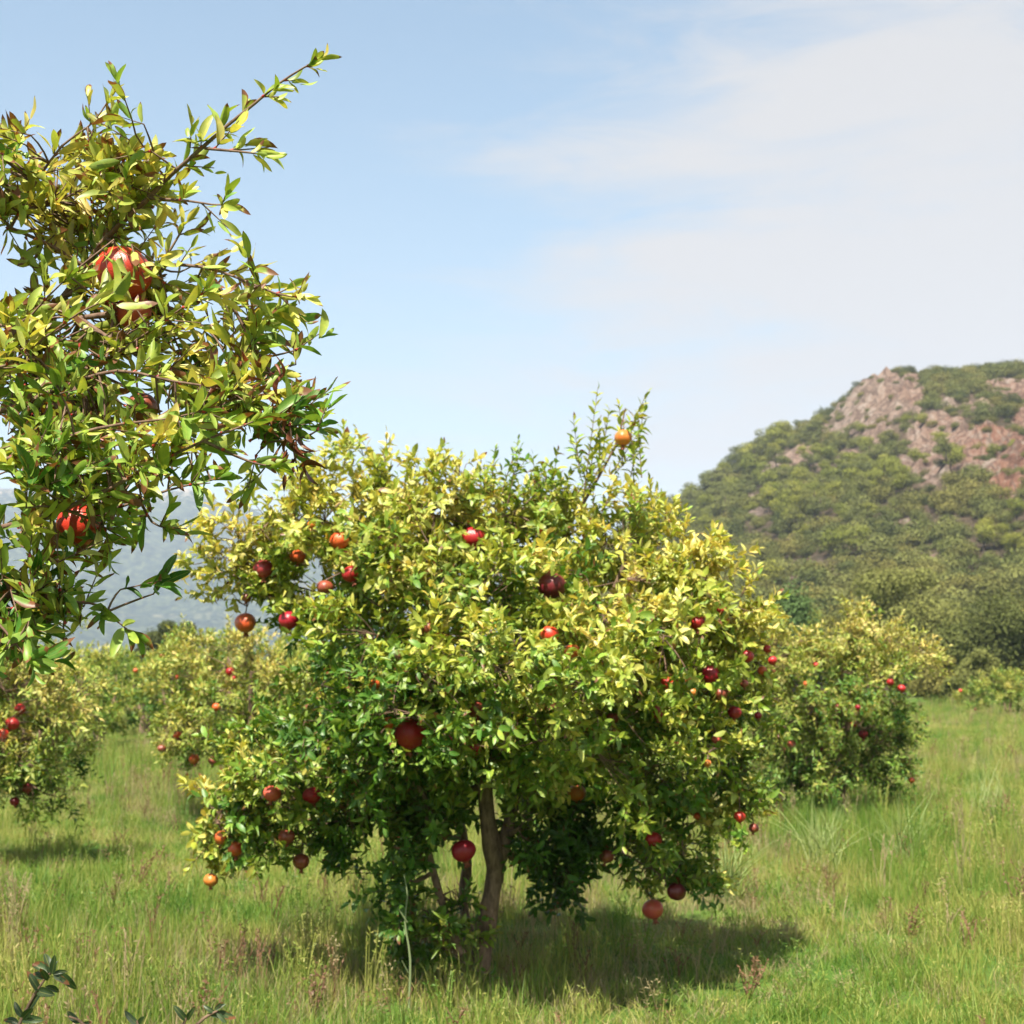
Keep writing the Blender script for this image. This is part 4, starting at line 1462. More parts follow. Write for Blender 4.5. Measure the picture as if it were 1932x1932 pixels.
B = [pxblob(a[0], a[1], a[2], a[3], a[4], a[5], min(.9, a[6] + .14), *a[7:]) for a in ((430, 1245, 110, 50, YA, .6, .62), (350, 1300, 60, 60, YA, .5, .6), (470, 1320, 140, 80, YA - .3, .7, .5), (560, 1280, 90, 70, YA, .6, .6), (400, 1380, 90, 45, YA - .2, .5, .55), (330, 1380, 50, 40, YA, .4, .6), (500, 1400, 110, 55, YA, .5, .35), (620, 1340, 100, 90, YA + .2, .7, .4), (375, 1425, 35, 25, YA, .25, .4, .7))]
GM = 'pomegranates on the tree left behind the central one'
orchard_tree('pomegranate tree directly behind the left side of the central tree', 480, YA, B, 2.0, 360, 0.058, 4, LEAF_LOW, 140,
             [(434, 1267, 8, 0, 'red', 'red pomegranate highest on the tree left behind the central one'), (408, 1334, 8, 0, 'orange', 'orange red pomegranate in the middle of the tree left behind'),
              (335, 1387, 8, 0, 'orange', 'small orange pomegranate at the left side of the tree left behind'), (305, 1412, 8, 0, 'dusky', 'brownish orange pomegranate at the lower left tip of the tree behind'),
              (366, 1432, 10, 0, 'orange', 'bright orange pomegranate lowest on the tree left behind'), (402, 1435, 9, 0, 'dusky', 'dark red pomegranate right of the bright orange low one'),
              (441, 1279, 5, 1, 'red', 'tiny red pomegranate just under the highest one, tree left behind')], fr_group=GM)
YR = 14.2
B = [pxblob(a[0], a[1], a[2], a[3], a[4], a[5], min(.9, a[6] + .14), *a[7:]) for a in ((1500, 1230, 80, 50, YR, .6, .6), (1600, 1225, 70, 40, YR, .6, .62), (1680, 1215, 70, 40, YR, .55, .78), (1725, 1235, 38, 28, YR, .3, .85, .8), (1540, 1300, 100, 70, YR - .3, .7, .42), (1650, 1290, 85, 60, YR - .2, .6, .45),
                              (1500, 1370, 80, 70, YR, .6, .4), (1590, 1390, 90, 60, YR - .2, .6, .28), (1680, 1380, 60, 50, YR, .5, .22), (1560, 1440, 70, 28, YR - .3, .4, .45), (1650, 1440, 55, 25, YR, .35, .15), (1715, 1400, 28, 25, YR, .3, .3, .8), (1712, 1440, 16, 20, YR, .14, .35, 1.4), (1440, 1330, 80, 90, YR - .1, .6, .45), (1440, 1240, 75, 55, YR - .1, .5, .55), (1560, 1480, 85, 22, YR - .2, .5, .3), (1480, 1450, 60, 35, YR, .5, .25), (1640, 1475, 50, 18, YR, .35, .15), (1612, 1172, 16, 24, YR, .2, .6, 1.0), (1648, 1180, 12, 16, YR, .2, .6, 1.0))]
GR = 'pomegranates on the right tree'
EXF = [(1720, 1472, 6.2, 0, 'orange', 'orange pomegranate hanging lowest at the right edge of the right tree, over grass'), (1540, 1255, 6, 1, 'red', 'tiny red pomegranate in the upper left of the right tree'), (1680, 1287, 7, 1, 'red', 'dull red pomegranate just left of the bright red one, right tree'),
       (1701, 1299, 8, 0, 'red', 'bright red pomegranate at the right edge of the right tree'), (1619, 1334, 6, 0, 'crimson', 'small crimson pomegranate above two others on the right tree'),
       (1612, 1366, 7, 1, 'red', 'dull red pomegranate just above the bright crimson one, right tree'), (1628, 1385, 9, 0, 'crimson', 'bright crimson pomegranate low in the middle of the right tree'),
       (1493, 1404, 8, 0, 'pink', 'pinkish pomegranate low at the left of the right tree'), (1580, 1333, 6, 1, 'brightred', 'tiny orange red pomegranate in the middle of the right tree'),
       (1549, 1413, 4, 0, 'red', 'tiny red pomegranate at the bottom of the right tree'),
       (1478, 1416, 6, 1, 'dusky', 'dull brown red pomegranate left of the pinkish one, right tree'), (1520, 1290, 5, 1, 'orange', 'tiny orange pomegranate in the left side of the right tree')]
orchard_tree('pomegranate tree at the right, behind the central tree, with crown down to the grass', 1570, YR, B, 2.0, 420, 0.058, 4, LEAF_LOW, 140, EXF, fr_group=GR, sl=(.09, .24))
# shoot standing up from the right tree
# ---- far row, smaller in the picture
FARL = [(275, 31, 150, 'far pomegranate tree in the middle of the left background row'), (430, 30, 150, 'far pomegranate tree just behind the tree left of the centre'), (140, 32, 150, 'far pomegranate tree behind the end of the grass lane'), (560, 31, 150, 'far pomegranate tree touching the left side of the central crown'),
        (60, 22, 200, 'pomegranate tree just behind the left edge tree'), (190, 27, 150, 'pomegranate tree at the end of the grass lane on the left'), (330, 26, 160, 'pomegranate tree closing the lane, left of the tree behind the centre'),
        (110, 36, 130, 'far pomegranate tree in the left background row, nearest the edge'), (250, 37, 130, 'far pomegranate tree under the small conifer'), (390, 38, 130, 'far pomegranate tree under the round dark olive'),
        (520, 36, 140, 'far pomegranate tree seen just over the tree left behind the centre'), (180, 52, 110, 'farthest pomegranate tree at the left below the mountain'), (320, 54, 110, 'farthest pomegranate tree below the dark olive pair'),
        (450, 52, 110, 'farthest pomegranate tree right of the dark olive pair'), (580, 50, 120, 'farthest pomegranate tree beside the central crown'), (40, 50, 110, 'farthest pomegranate tree at the left edge')]
for i, (cx, Y, wpx, lb) in enumerate(FARL):
    s_ = 26.0 / Y
    hh = 2.15 + 0.25 * math.sin(i * 2.3)
    bl = []
    wm = 1.6 + 0.2 * math.cos(i * 1.7)
    bx = P(cx, 1270, Y)[0]
    rr = random.Random(i)
    for k in range(9):
        a = rr.uniform(0, 6.28); d = rr.uniform(.3, .85) * wm * .7
        bl.append((np.array((bx + d * math.cos(a), Y + d * math.sin(a), rr.uniform(.55, hh - .45))), np.array((.55, .55, .42)), rr.uniform(.38, .68), 1.0))
    bl.append((np.array((bx, Y, hh * .55)), np.array((.9, .9, .8)), .5, .8))
    fr = []
    if Y < 30:
        for k in range(4):
            zz = rr.uniform(.8, 1.8); xx = bx + rr.uniform(-.9, .9)
            px, py = proj(np.array((xx, Y - 1, zz)))
            fr.append((float(px[0]), float(py[0]), 4.6, 0, rr.choice(('red', 'orange', 'brightred')), 'small red pomegranate on a tree at the end of the left grass lane'))
    orchard_tree(lb, cx, Y, bl, hh * .8, 75, 0.10, 3, LEAF_LOW, 20, fr, twigs=False, sl=(.12, .28), fr_group='pomegranates at the end of the left grass lane')
bl = [pxblob(*a) for a in ((1880, 1300, 60, 30, 46, .9, .62), (1950, 1290, 70, 40, 46, 1, .62), (1835, 1320, 28, 20, 46, .5, .6), (1920, 1322, 75, 24, 46, .9, .5))]
orchard_tree('low yellow pomegranate bush at the far right edge of the field', 1900, 46, bl, 1.3, 170, 0.09, 3, LEAF_LOW, 20,
             [(1812, 1303, 3.5, 0, 'brightred', 'tiny red pomegranate left of the far yellow bush'), (1840, 1338, 3, 0, 'red', 'tiny red pomegranate under the far yellow bush')], twigs=False, sl=(.12, .28), fr_group='pomegranates by the far yellow bush')

# ================================================================== FOREGROUND TREE (left)
YF = 2.45
fbx = -1.75
fg_base = np.array((fbx, 2.6, 0.0))
lines = {  # polylines (x, y, Y) with start radius
    'A': [(40, 640, 2.6), (120, 560, 2.6), (200, 450, 2.55), (277, 377, 2.5), (307, 344, 2.5), (334, 320, 2.48), (381, 279, 2.46), (431, 235, 2.45), (481, 195, 2.44), (524, 159, 2.43), (574, 127, 2.42), (598, 116, 2.42)],
    'B': [(387, 280, 2.46), (431, 284, 2.42), (470, 288, 2.40), (491, 291, 2.4)],
    'C': [(280, 374, 2.5), (354, 379, 2.46), (400, 386, 2.44), (434, 386, 2.42)],
    'D': [(20, 430, 2.5), (67, 345, 2.5), (117, 275, 2.5), (165, 240, 2.5), (190, 212, 2.5), (207, 184, 2.5)],
    'E': [(120, 560, 2.6), (220, 515, 2.55), (300, 500, 2.5), (384, 504, 2.5), (447, 524, 2.48), (521, 554, 2.46), (574, 562, 2.44)],
    'F': [(300, 503, 2.5), (322, 470, 2.5), (340, 440, 2.5), (347, 428, 2.5)],
    'G': [(200, 680, 2.5), (284, 624, 2.45), (334, 588, 2.42), (394, 545, 2.4)],
    'H': [(300, 505, 2.52), (318, 580, 2.55), (330, 640, 2.56), (370, 720, 2.56)],
    'I': [(-60, 1010, 2.4), (67, 979, 2.35), (123, 959, 2.33), (207, 922, 2.32), (294, 875, 2.3), (384, 832, 2.3), (444, 809, 2.3), (478, 795, 2.3)],
    'J': [(123, 962, 2.33), (167, 978, 2.36), (217, 1007, 2.38)],
    'K': [(200, 965, 2.42), (240, 952, 2.42), (317, 925, 2.4), (371, 912, 2.4), (425, 900, 2.4)],
    'L': [(266, 948, 2.4), (287, 985, 2.4), (312, 996, 2.38)],
    'M': [(150, 600, 2.55), (244, 662, 2.5), (334, 698, 2.48), (407, 727, 2.46), (470, 745, 2.46), (535, 742, 2.46)],
    'N': [(384, 504, 2.52), (440, 580, 2.55), (474, 645, 2.55), (511, 705, 2.54), (532, 762, 2.52), (562, 790, 2.5), (588, 800, 2.5)],
    'O': [(20, 1120, 2.4), (100, 1130, 2.4), (150, 1137, 2.4), (187, 1142, 2.4), (217, 1169, 2.38), (250, 1195, 2.38)],
    'P': [(-100, 1100, 2.3), (-20, 1160, 2.3), (30, 1215, 2.28), (60, 1255, 2.28)],
    'Q': [(384, 832, 2.3), (444, 860, 2.32), (478, 873, 2.32), (502, 878, 2.32)],
    'R': [(-80, 800, 2.5), (20, 770, 2.5), (120, 730, 2.45), (220, 700, 2.42), (330, 720, 2.4), (420, 735, 2.4), (475, 765, 2.38)],
    'S': [(-80, 880, 2.35), (40, 860, 2.3), (140, 820, 2.28), (230, 800, 2.27), (320, 790, 2.27), (400, 770, 2.27)],
    'T': [(-60, 420, 2.6), (40, 400, 2.6), (130, 370, 2.55), (200, 330, 2.52), (290, 290, 2.5)],
    'U': [(-60, 560, 2.45), (20, 620, 2.4), (90, 560, 2.38), (130, 520, 2.36)],
    'V': [(-70, 700, 2.4), (10, 690, 2.35), (80, 640, 2.33), (150, 590, 2.32), (215, 560, 2.3)],
    'W': [(532, 762, 2.5), (545, 805, 2.44), (555, 855, 2.40), (562, 890, 2.40)],
    'X': [(-60, 1190, 2.45), (20, 1130, 2.45), (70, 1080, 2.45), (100, 1030, 2.45)],
    'Y': [(200, 450, 2.55), (210, 380, 2.52), (225, 320, 2.5), (240, 290, 2.5)],
    'Z': [(320, 580, 2.55), (390, 620, 2.55), (420, 660, 2.53), (440, 700, 2.52)],
}
root = empty('pomegranate_tree', tuple(fg_base))
tag(root, 'near pomegranate tree reaching in from the left edge with large glossy leaves', 'pomegranate tree')
sk = Skeleton()
tr = Tubes(12)
for pts, r0, r1 in (([(fbx, 2.6, -.05), (fbx + .05, 2.6, .5), (fbx + .1, 2.58, 1.0), (fbx + .3, 2.58, 1.5), (-1.15, 2.6, 1.85), (-1.0, 2.6, 2.1)], .07, .018),
                    ([(fbx + .02, 2.62, .3), (fbx - .1, 2.7, .9), (fbx - .1, 2.7, 1.6), (fbx, 2.7, 2.2)], .05, .015),
                    ([(fbx + .08, 2.55, .7), (-1.4, 2.3, 1.2), (-1.2, 2.2, 1.5)], .035, .012)):
    q = poly_smooth(pts, .08)
    rad = np.linspace(r0, r1, len(q))
    tr.add(q, rad, bumpy=.08); sk.add(q, rad)
for pts, r0, r1 in (([(fbx, 2.7, 2.1), (-1.6, 2.3, 2.7), (-1.35, 1.8, 2.8), (-1.1, 1.4, 2.7), (-.8, 1.2, 2.75), (-.5, 1.1, 2.85)], .016, .005), ([(-1.35, 1.8, 2.8), (-1.3, 1.6, 2.4), (-1.1, 1.7, 1.9)], .008, .003), ([(-1.4, 2.3, 1.2), (-1.3, 1.9, 1.5), (-1.25, 1.5, 1.5)], .012, .004)):  # unseen limbs added to carry the lobes that shade the sprigs
    q = poly_smooth(pts, .08)
    tr.add(q, np.linspace(r0, r1, len(q)), k=7); sk.add(q, np.linspace(r0, r1, len(q)))
tr.build('trunk', M_BARK, root)
tw = Tubes(5)
Ls, late, buds = [], [], Tubes(4)
fg_mask_y = {}


def shoots_on_line(q, leaf, every=0.034, side_len=(0.03, 0.09), yl=0.5, pairs=2):
    """side shoots and leaf whorls along a branch"""
    d = np.linalg.norm(np.diff(q, axis=0), axis=1); s_ = np.concatenate([[0], np.cumsum(d)])
    n = max(2, int(s_[-1] / every))
    for k in range(n):
        s0 = (k + .6) / n * s_[-1]
        p = np.array([np.interp(s0, s_, q[:, i]) for i in range(3)])
        i = min(len(q) - 2, int(np.searchsorted(s_, s0)) - 1 if s0 > 0 else 0)
        tg = nrm(q[i + 1] - q[i])
        for _ in range(1 + (k % 2)):
            u = rng.normal(0, 1, 3); u = nrm(u - (u @ tg) * tg)
            dd = nrm(tg * .7 + u * .8 + UP * .15)
            l_ = rng.uniform(*side_len) * (1.25 - s0 / s_[-1] * .7)
            if rng.random() < .35: l_ = 0.012
            tw.add(np.vstack([p, p + dd * l_ * .95]), (.0016, .0008), k=4)
            Ls.append(shoot_leaves(np.array([p]), np.array([dd]), np.array([l_]), leaf * rng.uniform(.75, 1.1), 1 if l_ < .02 else pairs, np.array([yl + rng.normal(0, .1)]), .22, spread=42, leafvar=.3))
            if rng.random() < .45:
                buds.add(np.vstack([p, p + dd * .006]), (.0032, .002), k=5)
    # the tip
    tg = nrm(q[-1] - q[-2])
    Ls.append(shoot_leaves(q[-2:-1], np.array([tg]), np.array([.03]), leaf * .8, 2, np.array([yl]), .3, spread=35))


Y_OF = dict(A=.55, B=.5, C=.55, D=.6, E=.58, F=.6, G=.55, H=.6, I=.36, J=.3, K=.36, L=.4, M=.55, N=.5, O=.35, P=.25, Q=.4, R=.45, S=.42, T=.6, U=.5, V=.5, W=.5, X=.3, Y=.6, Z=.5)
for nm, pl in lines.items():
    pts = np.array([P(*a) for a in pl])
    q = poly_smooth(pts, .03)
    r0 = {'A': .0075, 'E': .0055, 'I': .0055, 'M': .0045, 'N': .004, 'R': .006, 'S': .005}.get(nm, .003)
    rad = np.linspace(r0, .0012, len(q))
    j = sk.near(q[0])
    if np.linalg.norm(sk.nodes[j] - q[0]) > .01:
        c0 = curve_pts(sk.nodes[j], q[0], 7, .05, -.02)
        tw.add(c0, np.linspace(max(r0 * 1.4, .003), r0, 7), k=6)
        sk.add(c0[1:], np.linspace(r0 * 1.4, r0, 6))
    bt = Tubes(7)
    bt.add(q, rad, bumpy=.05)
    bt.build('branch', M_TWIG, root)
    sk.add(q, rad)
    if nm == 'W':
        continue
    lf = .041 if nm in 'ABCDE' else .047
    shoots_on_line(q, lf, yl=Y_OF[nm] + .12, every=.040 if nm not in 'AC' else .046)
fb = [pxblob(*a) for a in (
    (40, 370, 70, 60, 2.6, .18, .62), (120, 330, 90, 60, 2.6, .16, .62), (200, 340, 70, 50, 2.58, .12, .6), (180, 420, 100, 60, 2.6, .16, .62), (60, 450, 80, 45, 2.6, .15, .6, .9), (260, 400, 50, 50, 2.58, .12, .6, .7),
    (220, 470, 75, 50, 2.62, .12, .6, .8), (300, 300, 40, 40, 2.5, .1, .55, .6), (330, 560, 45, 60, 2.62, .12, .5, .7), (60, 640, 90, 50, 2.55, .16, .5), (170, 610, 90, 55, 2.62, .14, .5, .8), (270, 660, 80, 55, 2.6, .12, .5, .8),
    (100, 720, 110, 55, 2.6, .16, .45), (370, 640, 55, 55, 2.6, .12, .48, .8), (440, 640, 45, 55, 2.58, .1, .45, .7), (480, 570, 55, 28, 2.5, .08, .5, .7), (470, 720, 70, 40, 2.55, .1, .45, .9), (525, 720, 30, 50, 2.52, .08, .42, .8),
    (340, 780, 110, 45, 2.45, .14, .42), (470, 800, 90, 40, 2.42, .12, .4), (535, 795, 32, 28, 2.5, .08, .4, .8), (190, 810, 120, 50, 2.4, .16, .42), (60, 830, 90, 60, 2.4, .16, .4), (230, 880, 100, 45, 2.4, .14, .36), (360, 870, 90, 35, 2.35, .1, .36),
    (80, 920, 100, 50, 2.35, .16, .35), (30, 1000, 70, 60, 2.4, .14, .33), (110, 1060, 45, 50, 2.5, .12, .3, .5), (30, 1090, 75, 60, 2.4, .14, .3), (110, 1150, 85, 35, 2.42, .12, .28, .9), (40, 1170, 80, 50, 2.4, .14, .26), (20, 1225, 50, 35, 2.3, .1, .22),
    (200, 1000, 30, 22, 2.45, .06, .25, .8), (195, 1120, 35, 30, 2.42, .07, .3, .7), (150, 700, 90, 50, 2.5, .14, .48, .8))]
# crown beyond the left edge of the picture and round the trunk; unseen near and overhead lobes added to shade the low sprigs
for (x, y, z, r, yl) in ((-1.35, 2.5, 2.3, .38, .55), (-1.5, 2.5, 1.9, .42, .45), (-1.3, 2.4, 1.5, .30, .35), (-1.35, 1.95, 1.75, .34, .4), (-1.25, 1.75, 1.45, .28, .4), (-1.5, 1.7, 2.05, .4, .5), (-1.9, 2.2, 1.7, .45, .5), (-1.75, 3.0, 2.0, .45, .5),
                         (-2.1, 2.8, 1.5, .45, .5), (-1.75, 2.6, 2.6, .4, .6), (-1.55, 3.0, 1.45, .3, .4), (-1.15, 1.85, 1.25, .22, .4), (-1.3, 1.4, 1.7, .32, .5), (-1.15, 1.45, 1.35, .24, .5), (-1.04, 1.70, 1.75, .30, .5), (-.80, 1.22, 2.6, .30, .5), (-1.15, 1.25, 2.55, .32, .5), (-.55, 1.15, 2.75, .25, .5), (-1.3, 1.5, 2.3, .3, .5)):
    fb.append((np.array((x, y, z)), np.array((r, r, r * .8)), yl, .33))
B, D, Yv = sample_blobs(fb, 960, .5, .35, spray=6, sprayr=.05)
# keep off-frame growth off the picture
px, py = proj(B)
inwin = (px > 0)
ok = np.ones(len(B), bool)
for (x0, y0, x1, y1) in ((0, 505, 110, 560),):   # gap of sky inside the crown
    ok &= ~((px > x0) & (px < x1) & (py > y0) & (py < y1) & (rng.random(len(B)) < .75))
B, D, Yv = B[ok], D[ok], np.clip(Yv[ok] + .12, 0, 1)
Lg = rng.uniform(.03, .10, len(B))
for i in range(len(B)):
    j = sk.near(B[i])
    end = B[i] + D[i] * Lg[i] * .95
    if np.linalg.norm(sk.nodes[j] - B[i]) < .3:
        q = np.vstack([curve_pts(sk.nodes[j], B[i], 4, .1, 0.), end])
        tw.add(q, (.0022, .002, .0018, .0014, .0008), k=4)
    else:
        tw.add(np.vstack([B[i], end]), (.0014, .0008), k=4)
    if B[i][0] > -1.1 and rng.random() < .3:
        buds.add(np.vstack([B[i], B[i] + D[i] * .006]), (.0032, .002), k=5)
Ls.append(shoot_leaves(B, D, Lg, .041, 3, Yv, .38, spread=45, leafvar=.45))
# a few shoots that droop over the upper fruit
for (x0, y0, x1, y1, yy0) in ((215, 452, 238, 505, 2.40), (248, 462, 262, 512, 2.41), (195, 470, 205, 520, 2.42), (262, 590, 240, 560, 2.45), (180, 560, 215, 530, 2.38)):
    a_, b_ = P(x0, y0, yy0), P(x1, y1, yy0)
    tw.add(np.vstack([sk.nodes[sk.near(a_)], a_, b_]), (.002, .0016, .0008), k=4)
    late.append(shoot_leaves(np.array([a_]), np.array([b_ - a_]), np.array([np.linalg.norm(b_ - a_)]), .042, 2, np.array([.68]), .4, spread=40, leafvar=.3))
L = cat_l(*Ls)
L['tint'][:, :3] *= np.array((1.24, 1.16, 1.1))
# dead curled leaves on the hanging tip
Bd = np.array([P(545 + rng.uniform(-8, 28), yy, 2.40) for yy in np.linspace(812, 895, 15)])
Dd = np.tile(np.array((.1, 0, -1.)), (15, 1)) + rng.normal(0, .35, (15, 3))
dead = dict(pos=Bd, dir=Dd, nor=rng.normal(0, 1, (15, 3)) + np.array((0, -1, 0)), len=rng.uniform(.035, .055, 15), tint=np.tile(np.array((.095, .026, .013, 0)), (15, 1)))
Bd2 = np.array([P(rng.uniform(400, 550), rng.uniform(680, 800), 2.40) for _ in range(24)])
dead2 = dict(pos=Bd2, dir=rng.normal(0, 1, (24, 3)), nor=rng.normal(0, 1, (24, 3)), len=rng.uniform(.03, .05, 24), tint=np.tile(np.array((.145, .036, .022, 0)), (24, 1)))
dd_ = cat_l(dead, dead2)
G0 = 'pomegranates on the near left tree'
FF = [(234, 514, 54, 0, 'redorange', 0, 'large orange red pomegranate high on the near left tree', 2.52), (252, 588, 36, 1, 'pink', 0, 'pomegranate half hidden below the large one on the near left tree', 2.56),
      (268, 768, 30, 1, 'dusky', 0, 'shaded dull red pomegranate behind leaves, middle of the near left tree', 2.6), (80, 760, 26, 1, 'orange', 0, 'orange pomegranate behind leaves near the left edge', 2.62),
      (124, 764, 26, 1, 'dusky', 0, 'dark pomegranate touching the orange one near the left edge', 2.68), (150, 990, 44, 0, 'brightred', 0, 'bright red and yellow pomegranate low on the near left tree, behind a branch', 2.44)]
px, py = proj(L['pos'] + nrm(L['dir']) * (L['len'] * .5)[:, None])
keep = np.ones(len(px), bool)
for f in FF:
    d_ = np.hypot(px - f[0], py - f[1])
    infront = (L['pos'][:, 1] < f[7] + .05)
    keep &= ~((d_ < f[2] * 1.05) & infront & (rng.random(len(px)) < (.36 if f[0] == 234 else .68 if not f[3] else .5)))
# thin stray leaves outside the drawn outline
L = cat_l(sub(L, keep), *late)
for f in FF:
    add_fruit(f[0], f[1], f[2], f[7], f[4], f[6], G0, sk, flip=bool(f[5]), tilt=.25)
MESH_HI = single_leaf_meshes(LEAF_HI)
bo = buds.build('buds', M_BUD, root); bo['kind'] = 'stuff'
build_single_leaves(dd_, np.arange(len(dd_['pos'])), single_leaf_meshes(LEAF_DEAD), root)
finish_tree(root, tw, L, LEAF_HI, M_LEAF, 255, MESH_HI)


# low sprigs at the bottom left, of a young plant in the shade of the near tree
def sprig(label, pls, leaf, seeds, base):
    rt = empty('young_pomegranate_shoot', tuple(base))
    tag(rt, label, 'shoot')
    for pl, leaves_ in pls:
        q = poly_smooth(np.array([P(*a) for a in pl]), .02)
        tb = Tubes(7); tb.add(q, np.linspace(.0035, .0015, len(q))); tb.build('stem', M_TWIG, rt)
        for (x0, y0, x1, y1, Y, tone) in leaves_:
            a_, b_ = P(x0, y0, Y), P(x1, y1, Y + rng.uniform(-.02, .02))
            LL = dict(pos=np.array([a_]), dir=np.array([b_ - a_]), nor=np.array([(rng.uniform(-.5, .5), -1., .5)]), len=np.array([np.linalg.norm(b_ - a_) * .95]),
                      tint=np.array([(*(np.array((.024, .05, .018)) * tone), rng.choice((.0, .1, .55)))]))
            build_single_leaves(LL, np.array([0]), MESH_WIDE, rt)


MESH_WIDE = single_leaf_meshes(variants(8, 3, 6, 1.15))
YS = 2.2
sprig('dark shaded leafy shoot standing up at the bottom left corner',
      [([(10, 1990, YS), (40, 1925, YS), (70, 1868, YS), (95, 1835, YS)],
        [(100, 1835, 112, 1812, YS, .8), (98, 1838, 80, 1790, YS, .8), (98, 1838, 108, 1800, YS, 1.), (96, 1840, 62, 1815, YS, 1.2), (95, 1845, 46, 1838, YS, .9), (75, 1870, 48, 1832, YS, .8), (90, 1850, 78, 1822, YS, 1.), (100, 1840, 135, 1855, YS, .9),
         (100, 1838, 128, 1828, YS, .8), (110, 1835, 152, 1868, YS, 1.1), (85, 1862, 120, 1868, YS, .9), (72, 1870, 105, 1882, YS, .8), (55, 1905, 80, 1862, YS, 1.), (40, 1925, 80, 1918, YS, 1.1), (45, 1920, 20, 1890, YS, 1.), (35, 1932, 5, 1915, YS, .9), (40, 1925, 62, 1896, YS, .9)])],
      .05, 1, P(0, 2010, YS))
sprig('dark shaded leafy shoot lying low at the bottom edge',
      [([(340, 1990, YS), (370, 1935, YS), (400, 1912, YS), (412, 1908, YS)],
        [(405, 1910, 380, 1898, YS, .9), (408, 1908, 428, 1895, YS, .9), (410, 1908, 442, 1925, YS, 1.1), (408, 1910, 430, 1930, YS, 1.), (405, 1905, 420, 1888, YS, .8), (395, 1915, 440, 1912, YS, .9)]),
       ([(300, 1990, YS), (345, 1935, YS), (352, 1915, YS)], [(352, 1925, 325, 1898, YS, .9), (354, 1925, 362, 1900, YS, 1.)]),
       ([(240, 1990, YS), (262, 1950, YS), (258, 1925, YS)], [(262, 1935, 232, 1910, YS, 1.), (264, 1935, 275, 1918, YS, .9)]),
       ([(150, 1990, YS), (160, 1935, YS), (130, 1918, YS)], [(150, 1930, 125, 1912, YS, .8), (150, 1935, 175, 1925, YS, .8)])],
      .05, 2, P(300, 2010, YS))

# ================================================================== GRASS
def grass_mat(name, cols, transl=0.35):
    m, t, out = new_mat(name)
    g = nd(t, 'ShaderNodeNewGeometry')
    oi = nd(t, 'ShaderNodeObjectInfo')
    n1 = nd(t, 'ShaderNodeTexNoise', i_Scale=0.55, i_Detail=4.0, i_Roughness=0.65)
    t.links.new(g.outputs['Position'], n1.inputs['Vector'])
    k = mth(t, 'ADD', mth(t, 'MULTIPLY', mth(t, 'SUBTRACT', n1.outputs[0], 0.5), 1.7), mth(t, 'ADD', 0.28, mth(t, 'MULTIPLY', oi.outputs['Random'], 0.3)), clamp=True)
    g2 = mth(t, 'MULTIPLY', g.outputs['Random Per Island'], 0.35)
    k = mth(t, 'ADD', mth(t, 'SUBTRACT', k, 0.17), g2, clamp=True)
    r = ramp(t, cols)
    t.links.new(k, r.inputs[0])
    p = nd(t, 'ShaderNodeBsdfPrincipled', i_Roughness=0.55)
    p.inputs['Specular IOR Level'].default_value = 0.3
    t.links.new(r.outputs[0], p.inputs['Base Color'])
    tr = nd(t, 'ShaderNodeBsdfTranslucent')
    t.links.new(mixc(t, 1.0, r.outputs[0], (1.2, 1.25, 0.8), 'MULTIPLY'), tr.inputs[0])
    mx = nd(t, 'ShaderNodeMixShader'); mx.inputs[0].default_value = transl
    t.links.new(p.outputs[0], mx.inputs[1]); t.links.new(tr.outputs[0], mx.inputs[2])
    t.links.new(mx.outputs[0], out.inputs[0])
    return m


M_GRASS = grass_mat('grass_green', [(0.0, (0.055, 0.17, 0.02)), (0.3, (0.18, 0.30, 0.042)), (0.54, (0.36, 0.385, 0.09)), (0.78, (0.46, 0.41, 0.14)), (1.0, (0.44, 0.33, 0.18))])
M_DRY = grass_mat('grass_dry', [(0.0, (0.30, 0.27, 0.12)), (0.5, (0.42, 0.34, 0.19)), (1.0, (0.30, 0.17, 0.10))])
M_WEED = grass_mat('weed_rust', [(0.0, (0.14, 0.075, 0.04)), (0.6, (0.26, 0.14, 0.08)), (1.0, (0.34, 0.23, 0.12))], 0.2)
M_TUSS = grass_mat('grass_blue_green', [(0.0, (0.24, 0.33, 0.10)), (0.5, (0.36, 0.43, 0.16)), (1.0, (0.46, 0.48, 0.22))])


def tuft(mat, n, hmin, hmax, rad, lean, wd, seed, seg=3):
    r = np.random.default_rng(seed)
    V, Q = [], []
    for _ in range(n):
        a = r.uniform(0, 6.28); d = rad * math.sqrt(r.random())
        b = np.array((d * math.cos(a), d * math.sin(a), -0.02))
        h = r.uniform(hmin, hmax)
        la = r.uniform(0, 6.28); ll = abs(r.normal(0, lean)) * h
        ld = np.array((math.cos(la), math.sin(la), 0))
        wa = r.uniform(0, 6.28); wv = np.array((math.cos(wa), math.sin(wa), 0)) * wd * r.uniform(.7, 1.3)
        s0 = len(V)
        for i in range(seg + 1):
            t_ = i / seg
            c_ = b + UP * h * (t_ - .18 * t_ * t_ * lean * 2) + ld * ll * t_ ** 1.8
            w_ = wv * (1 - t_ ** 1.5) * .5
            V.append(c_ - w_); V.append(c_ + w_ + UP * 1e-4)
        for i in range(seg):
            k = s0 + 2 * i
            Q.append((k, k + 1, k + 3, k + 2))
    return mesh_np('tuft', V, Q, mat)


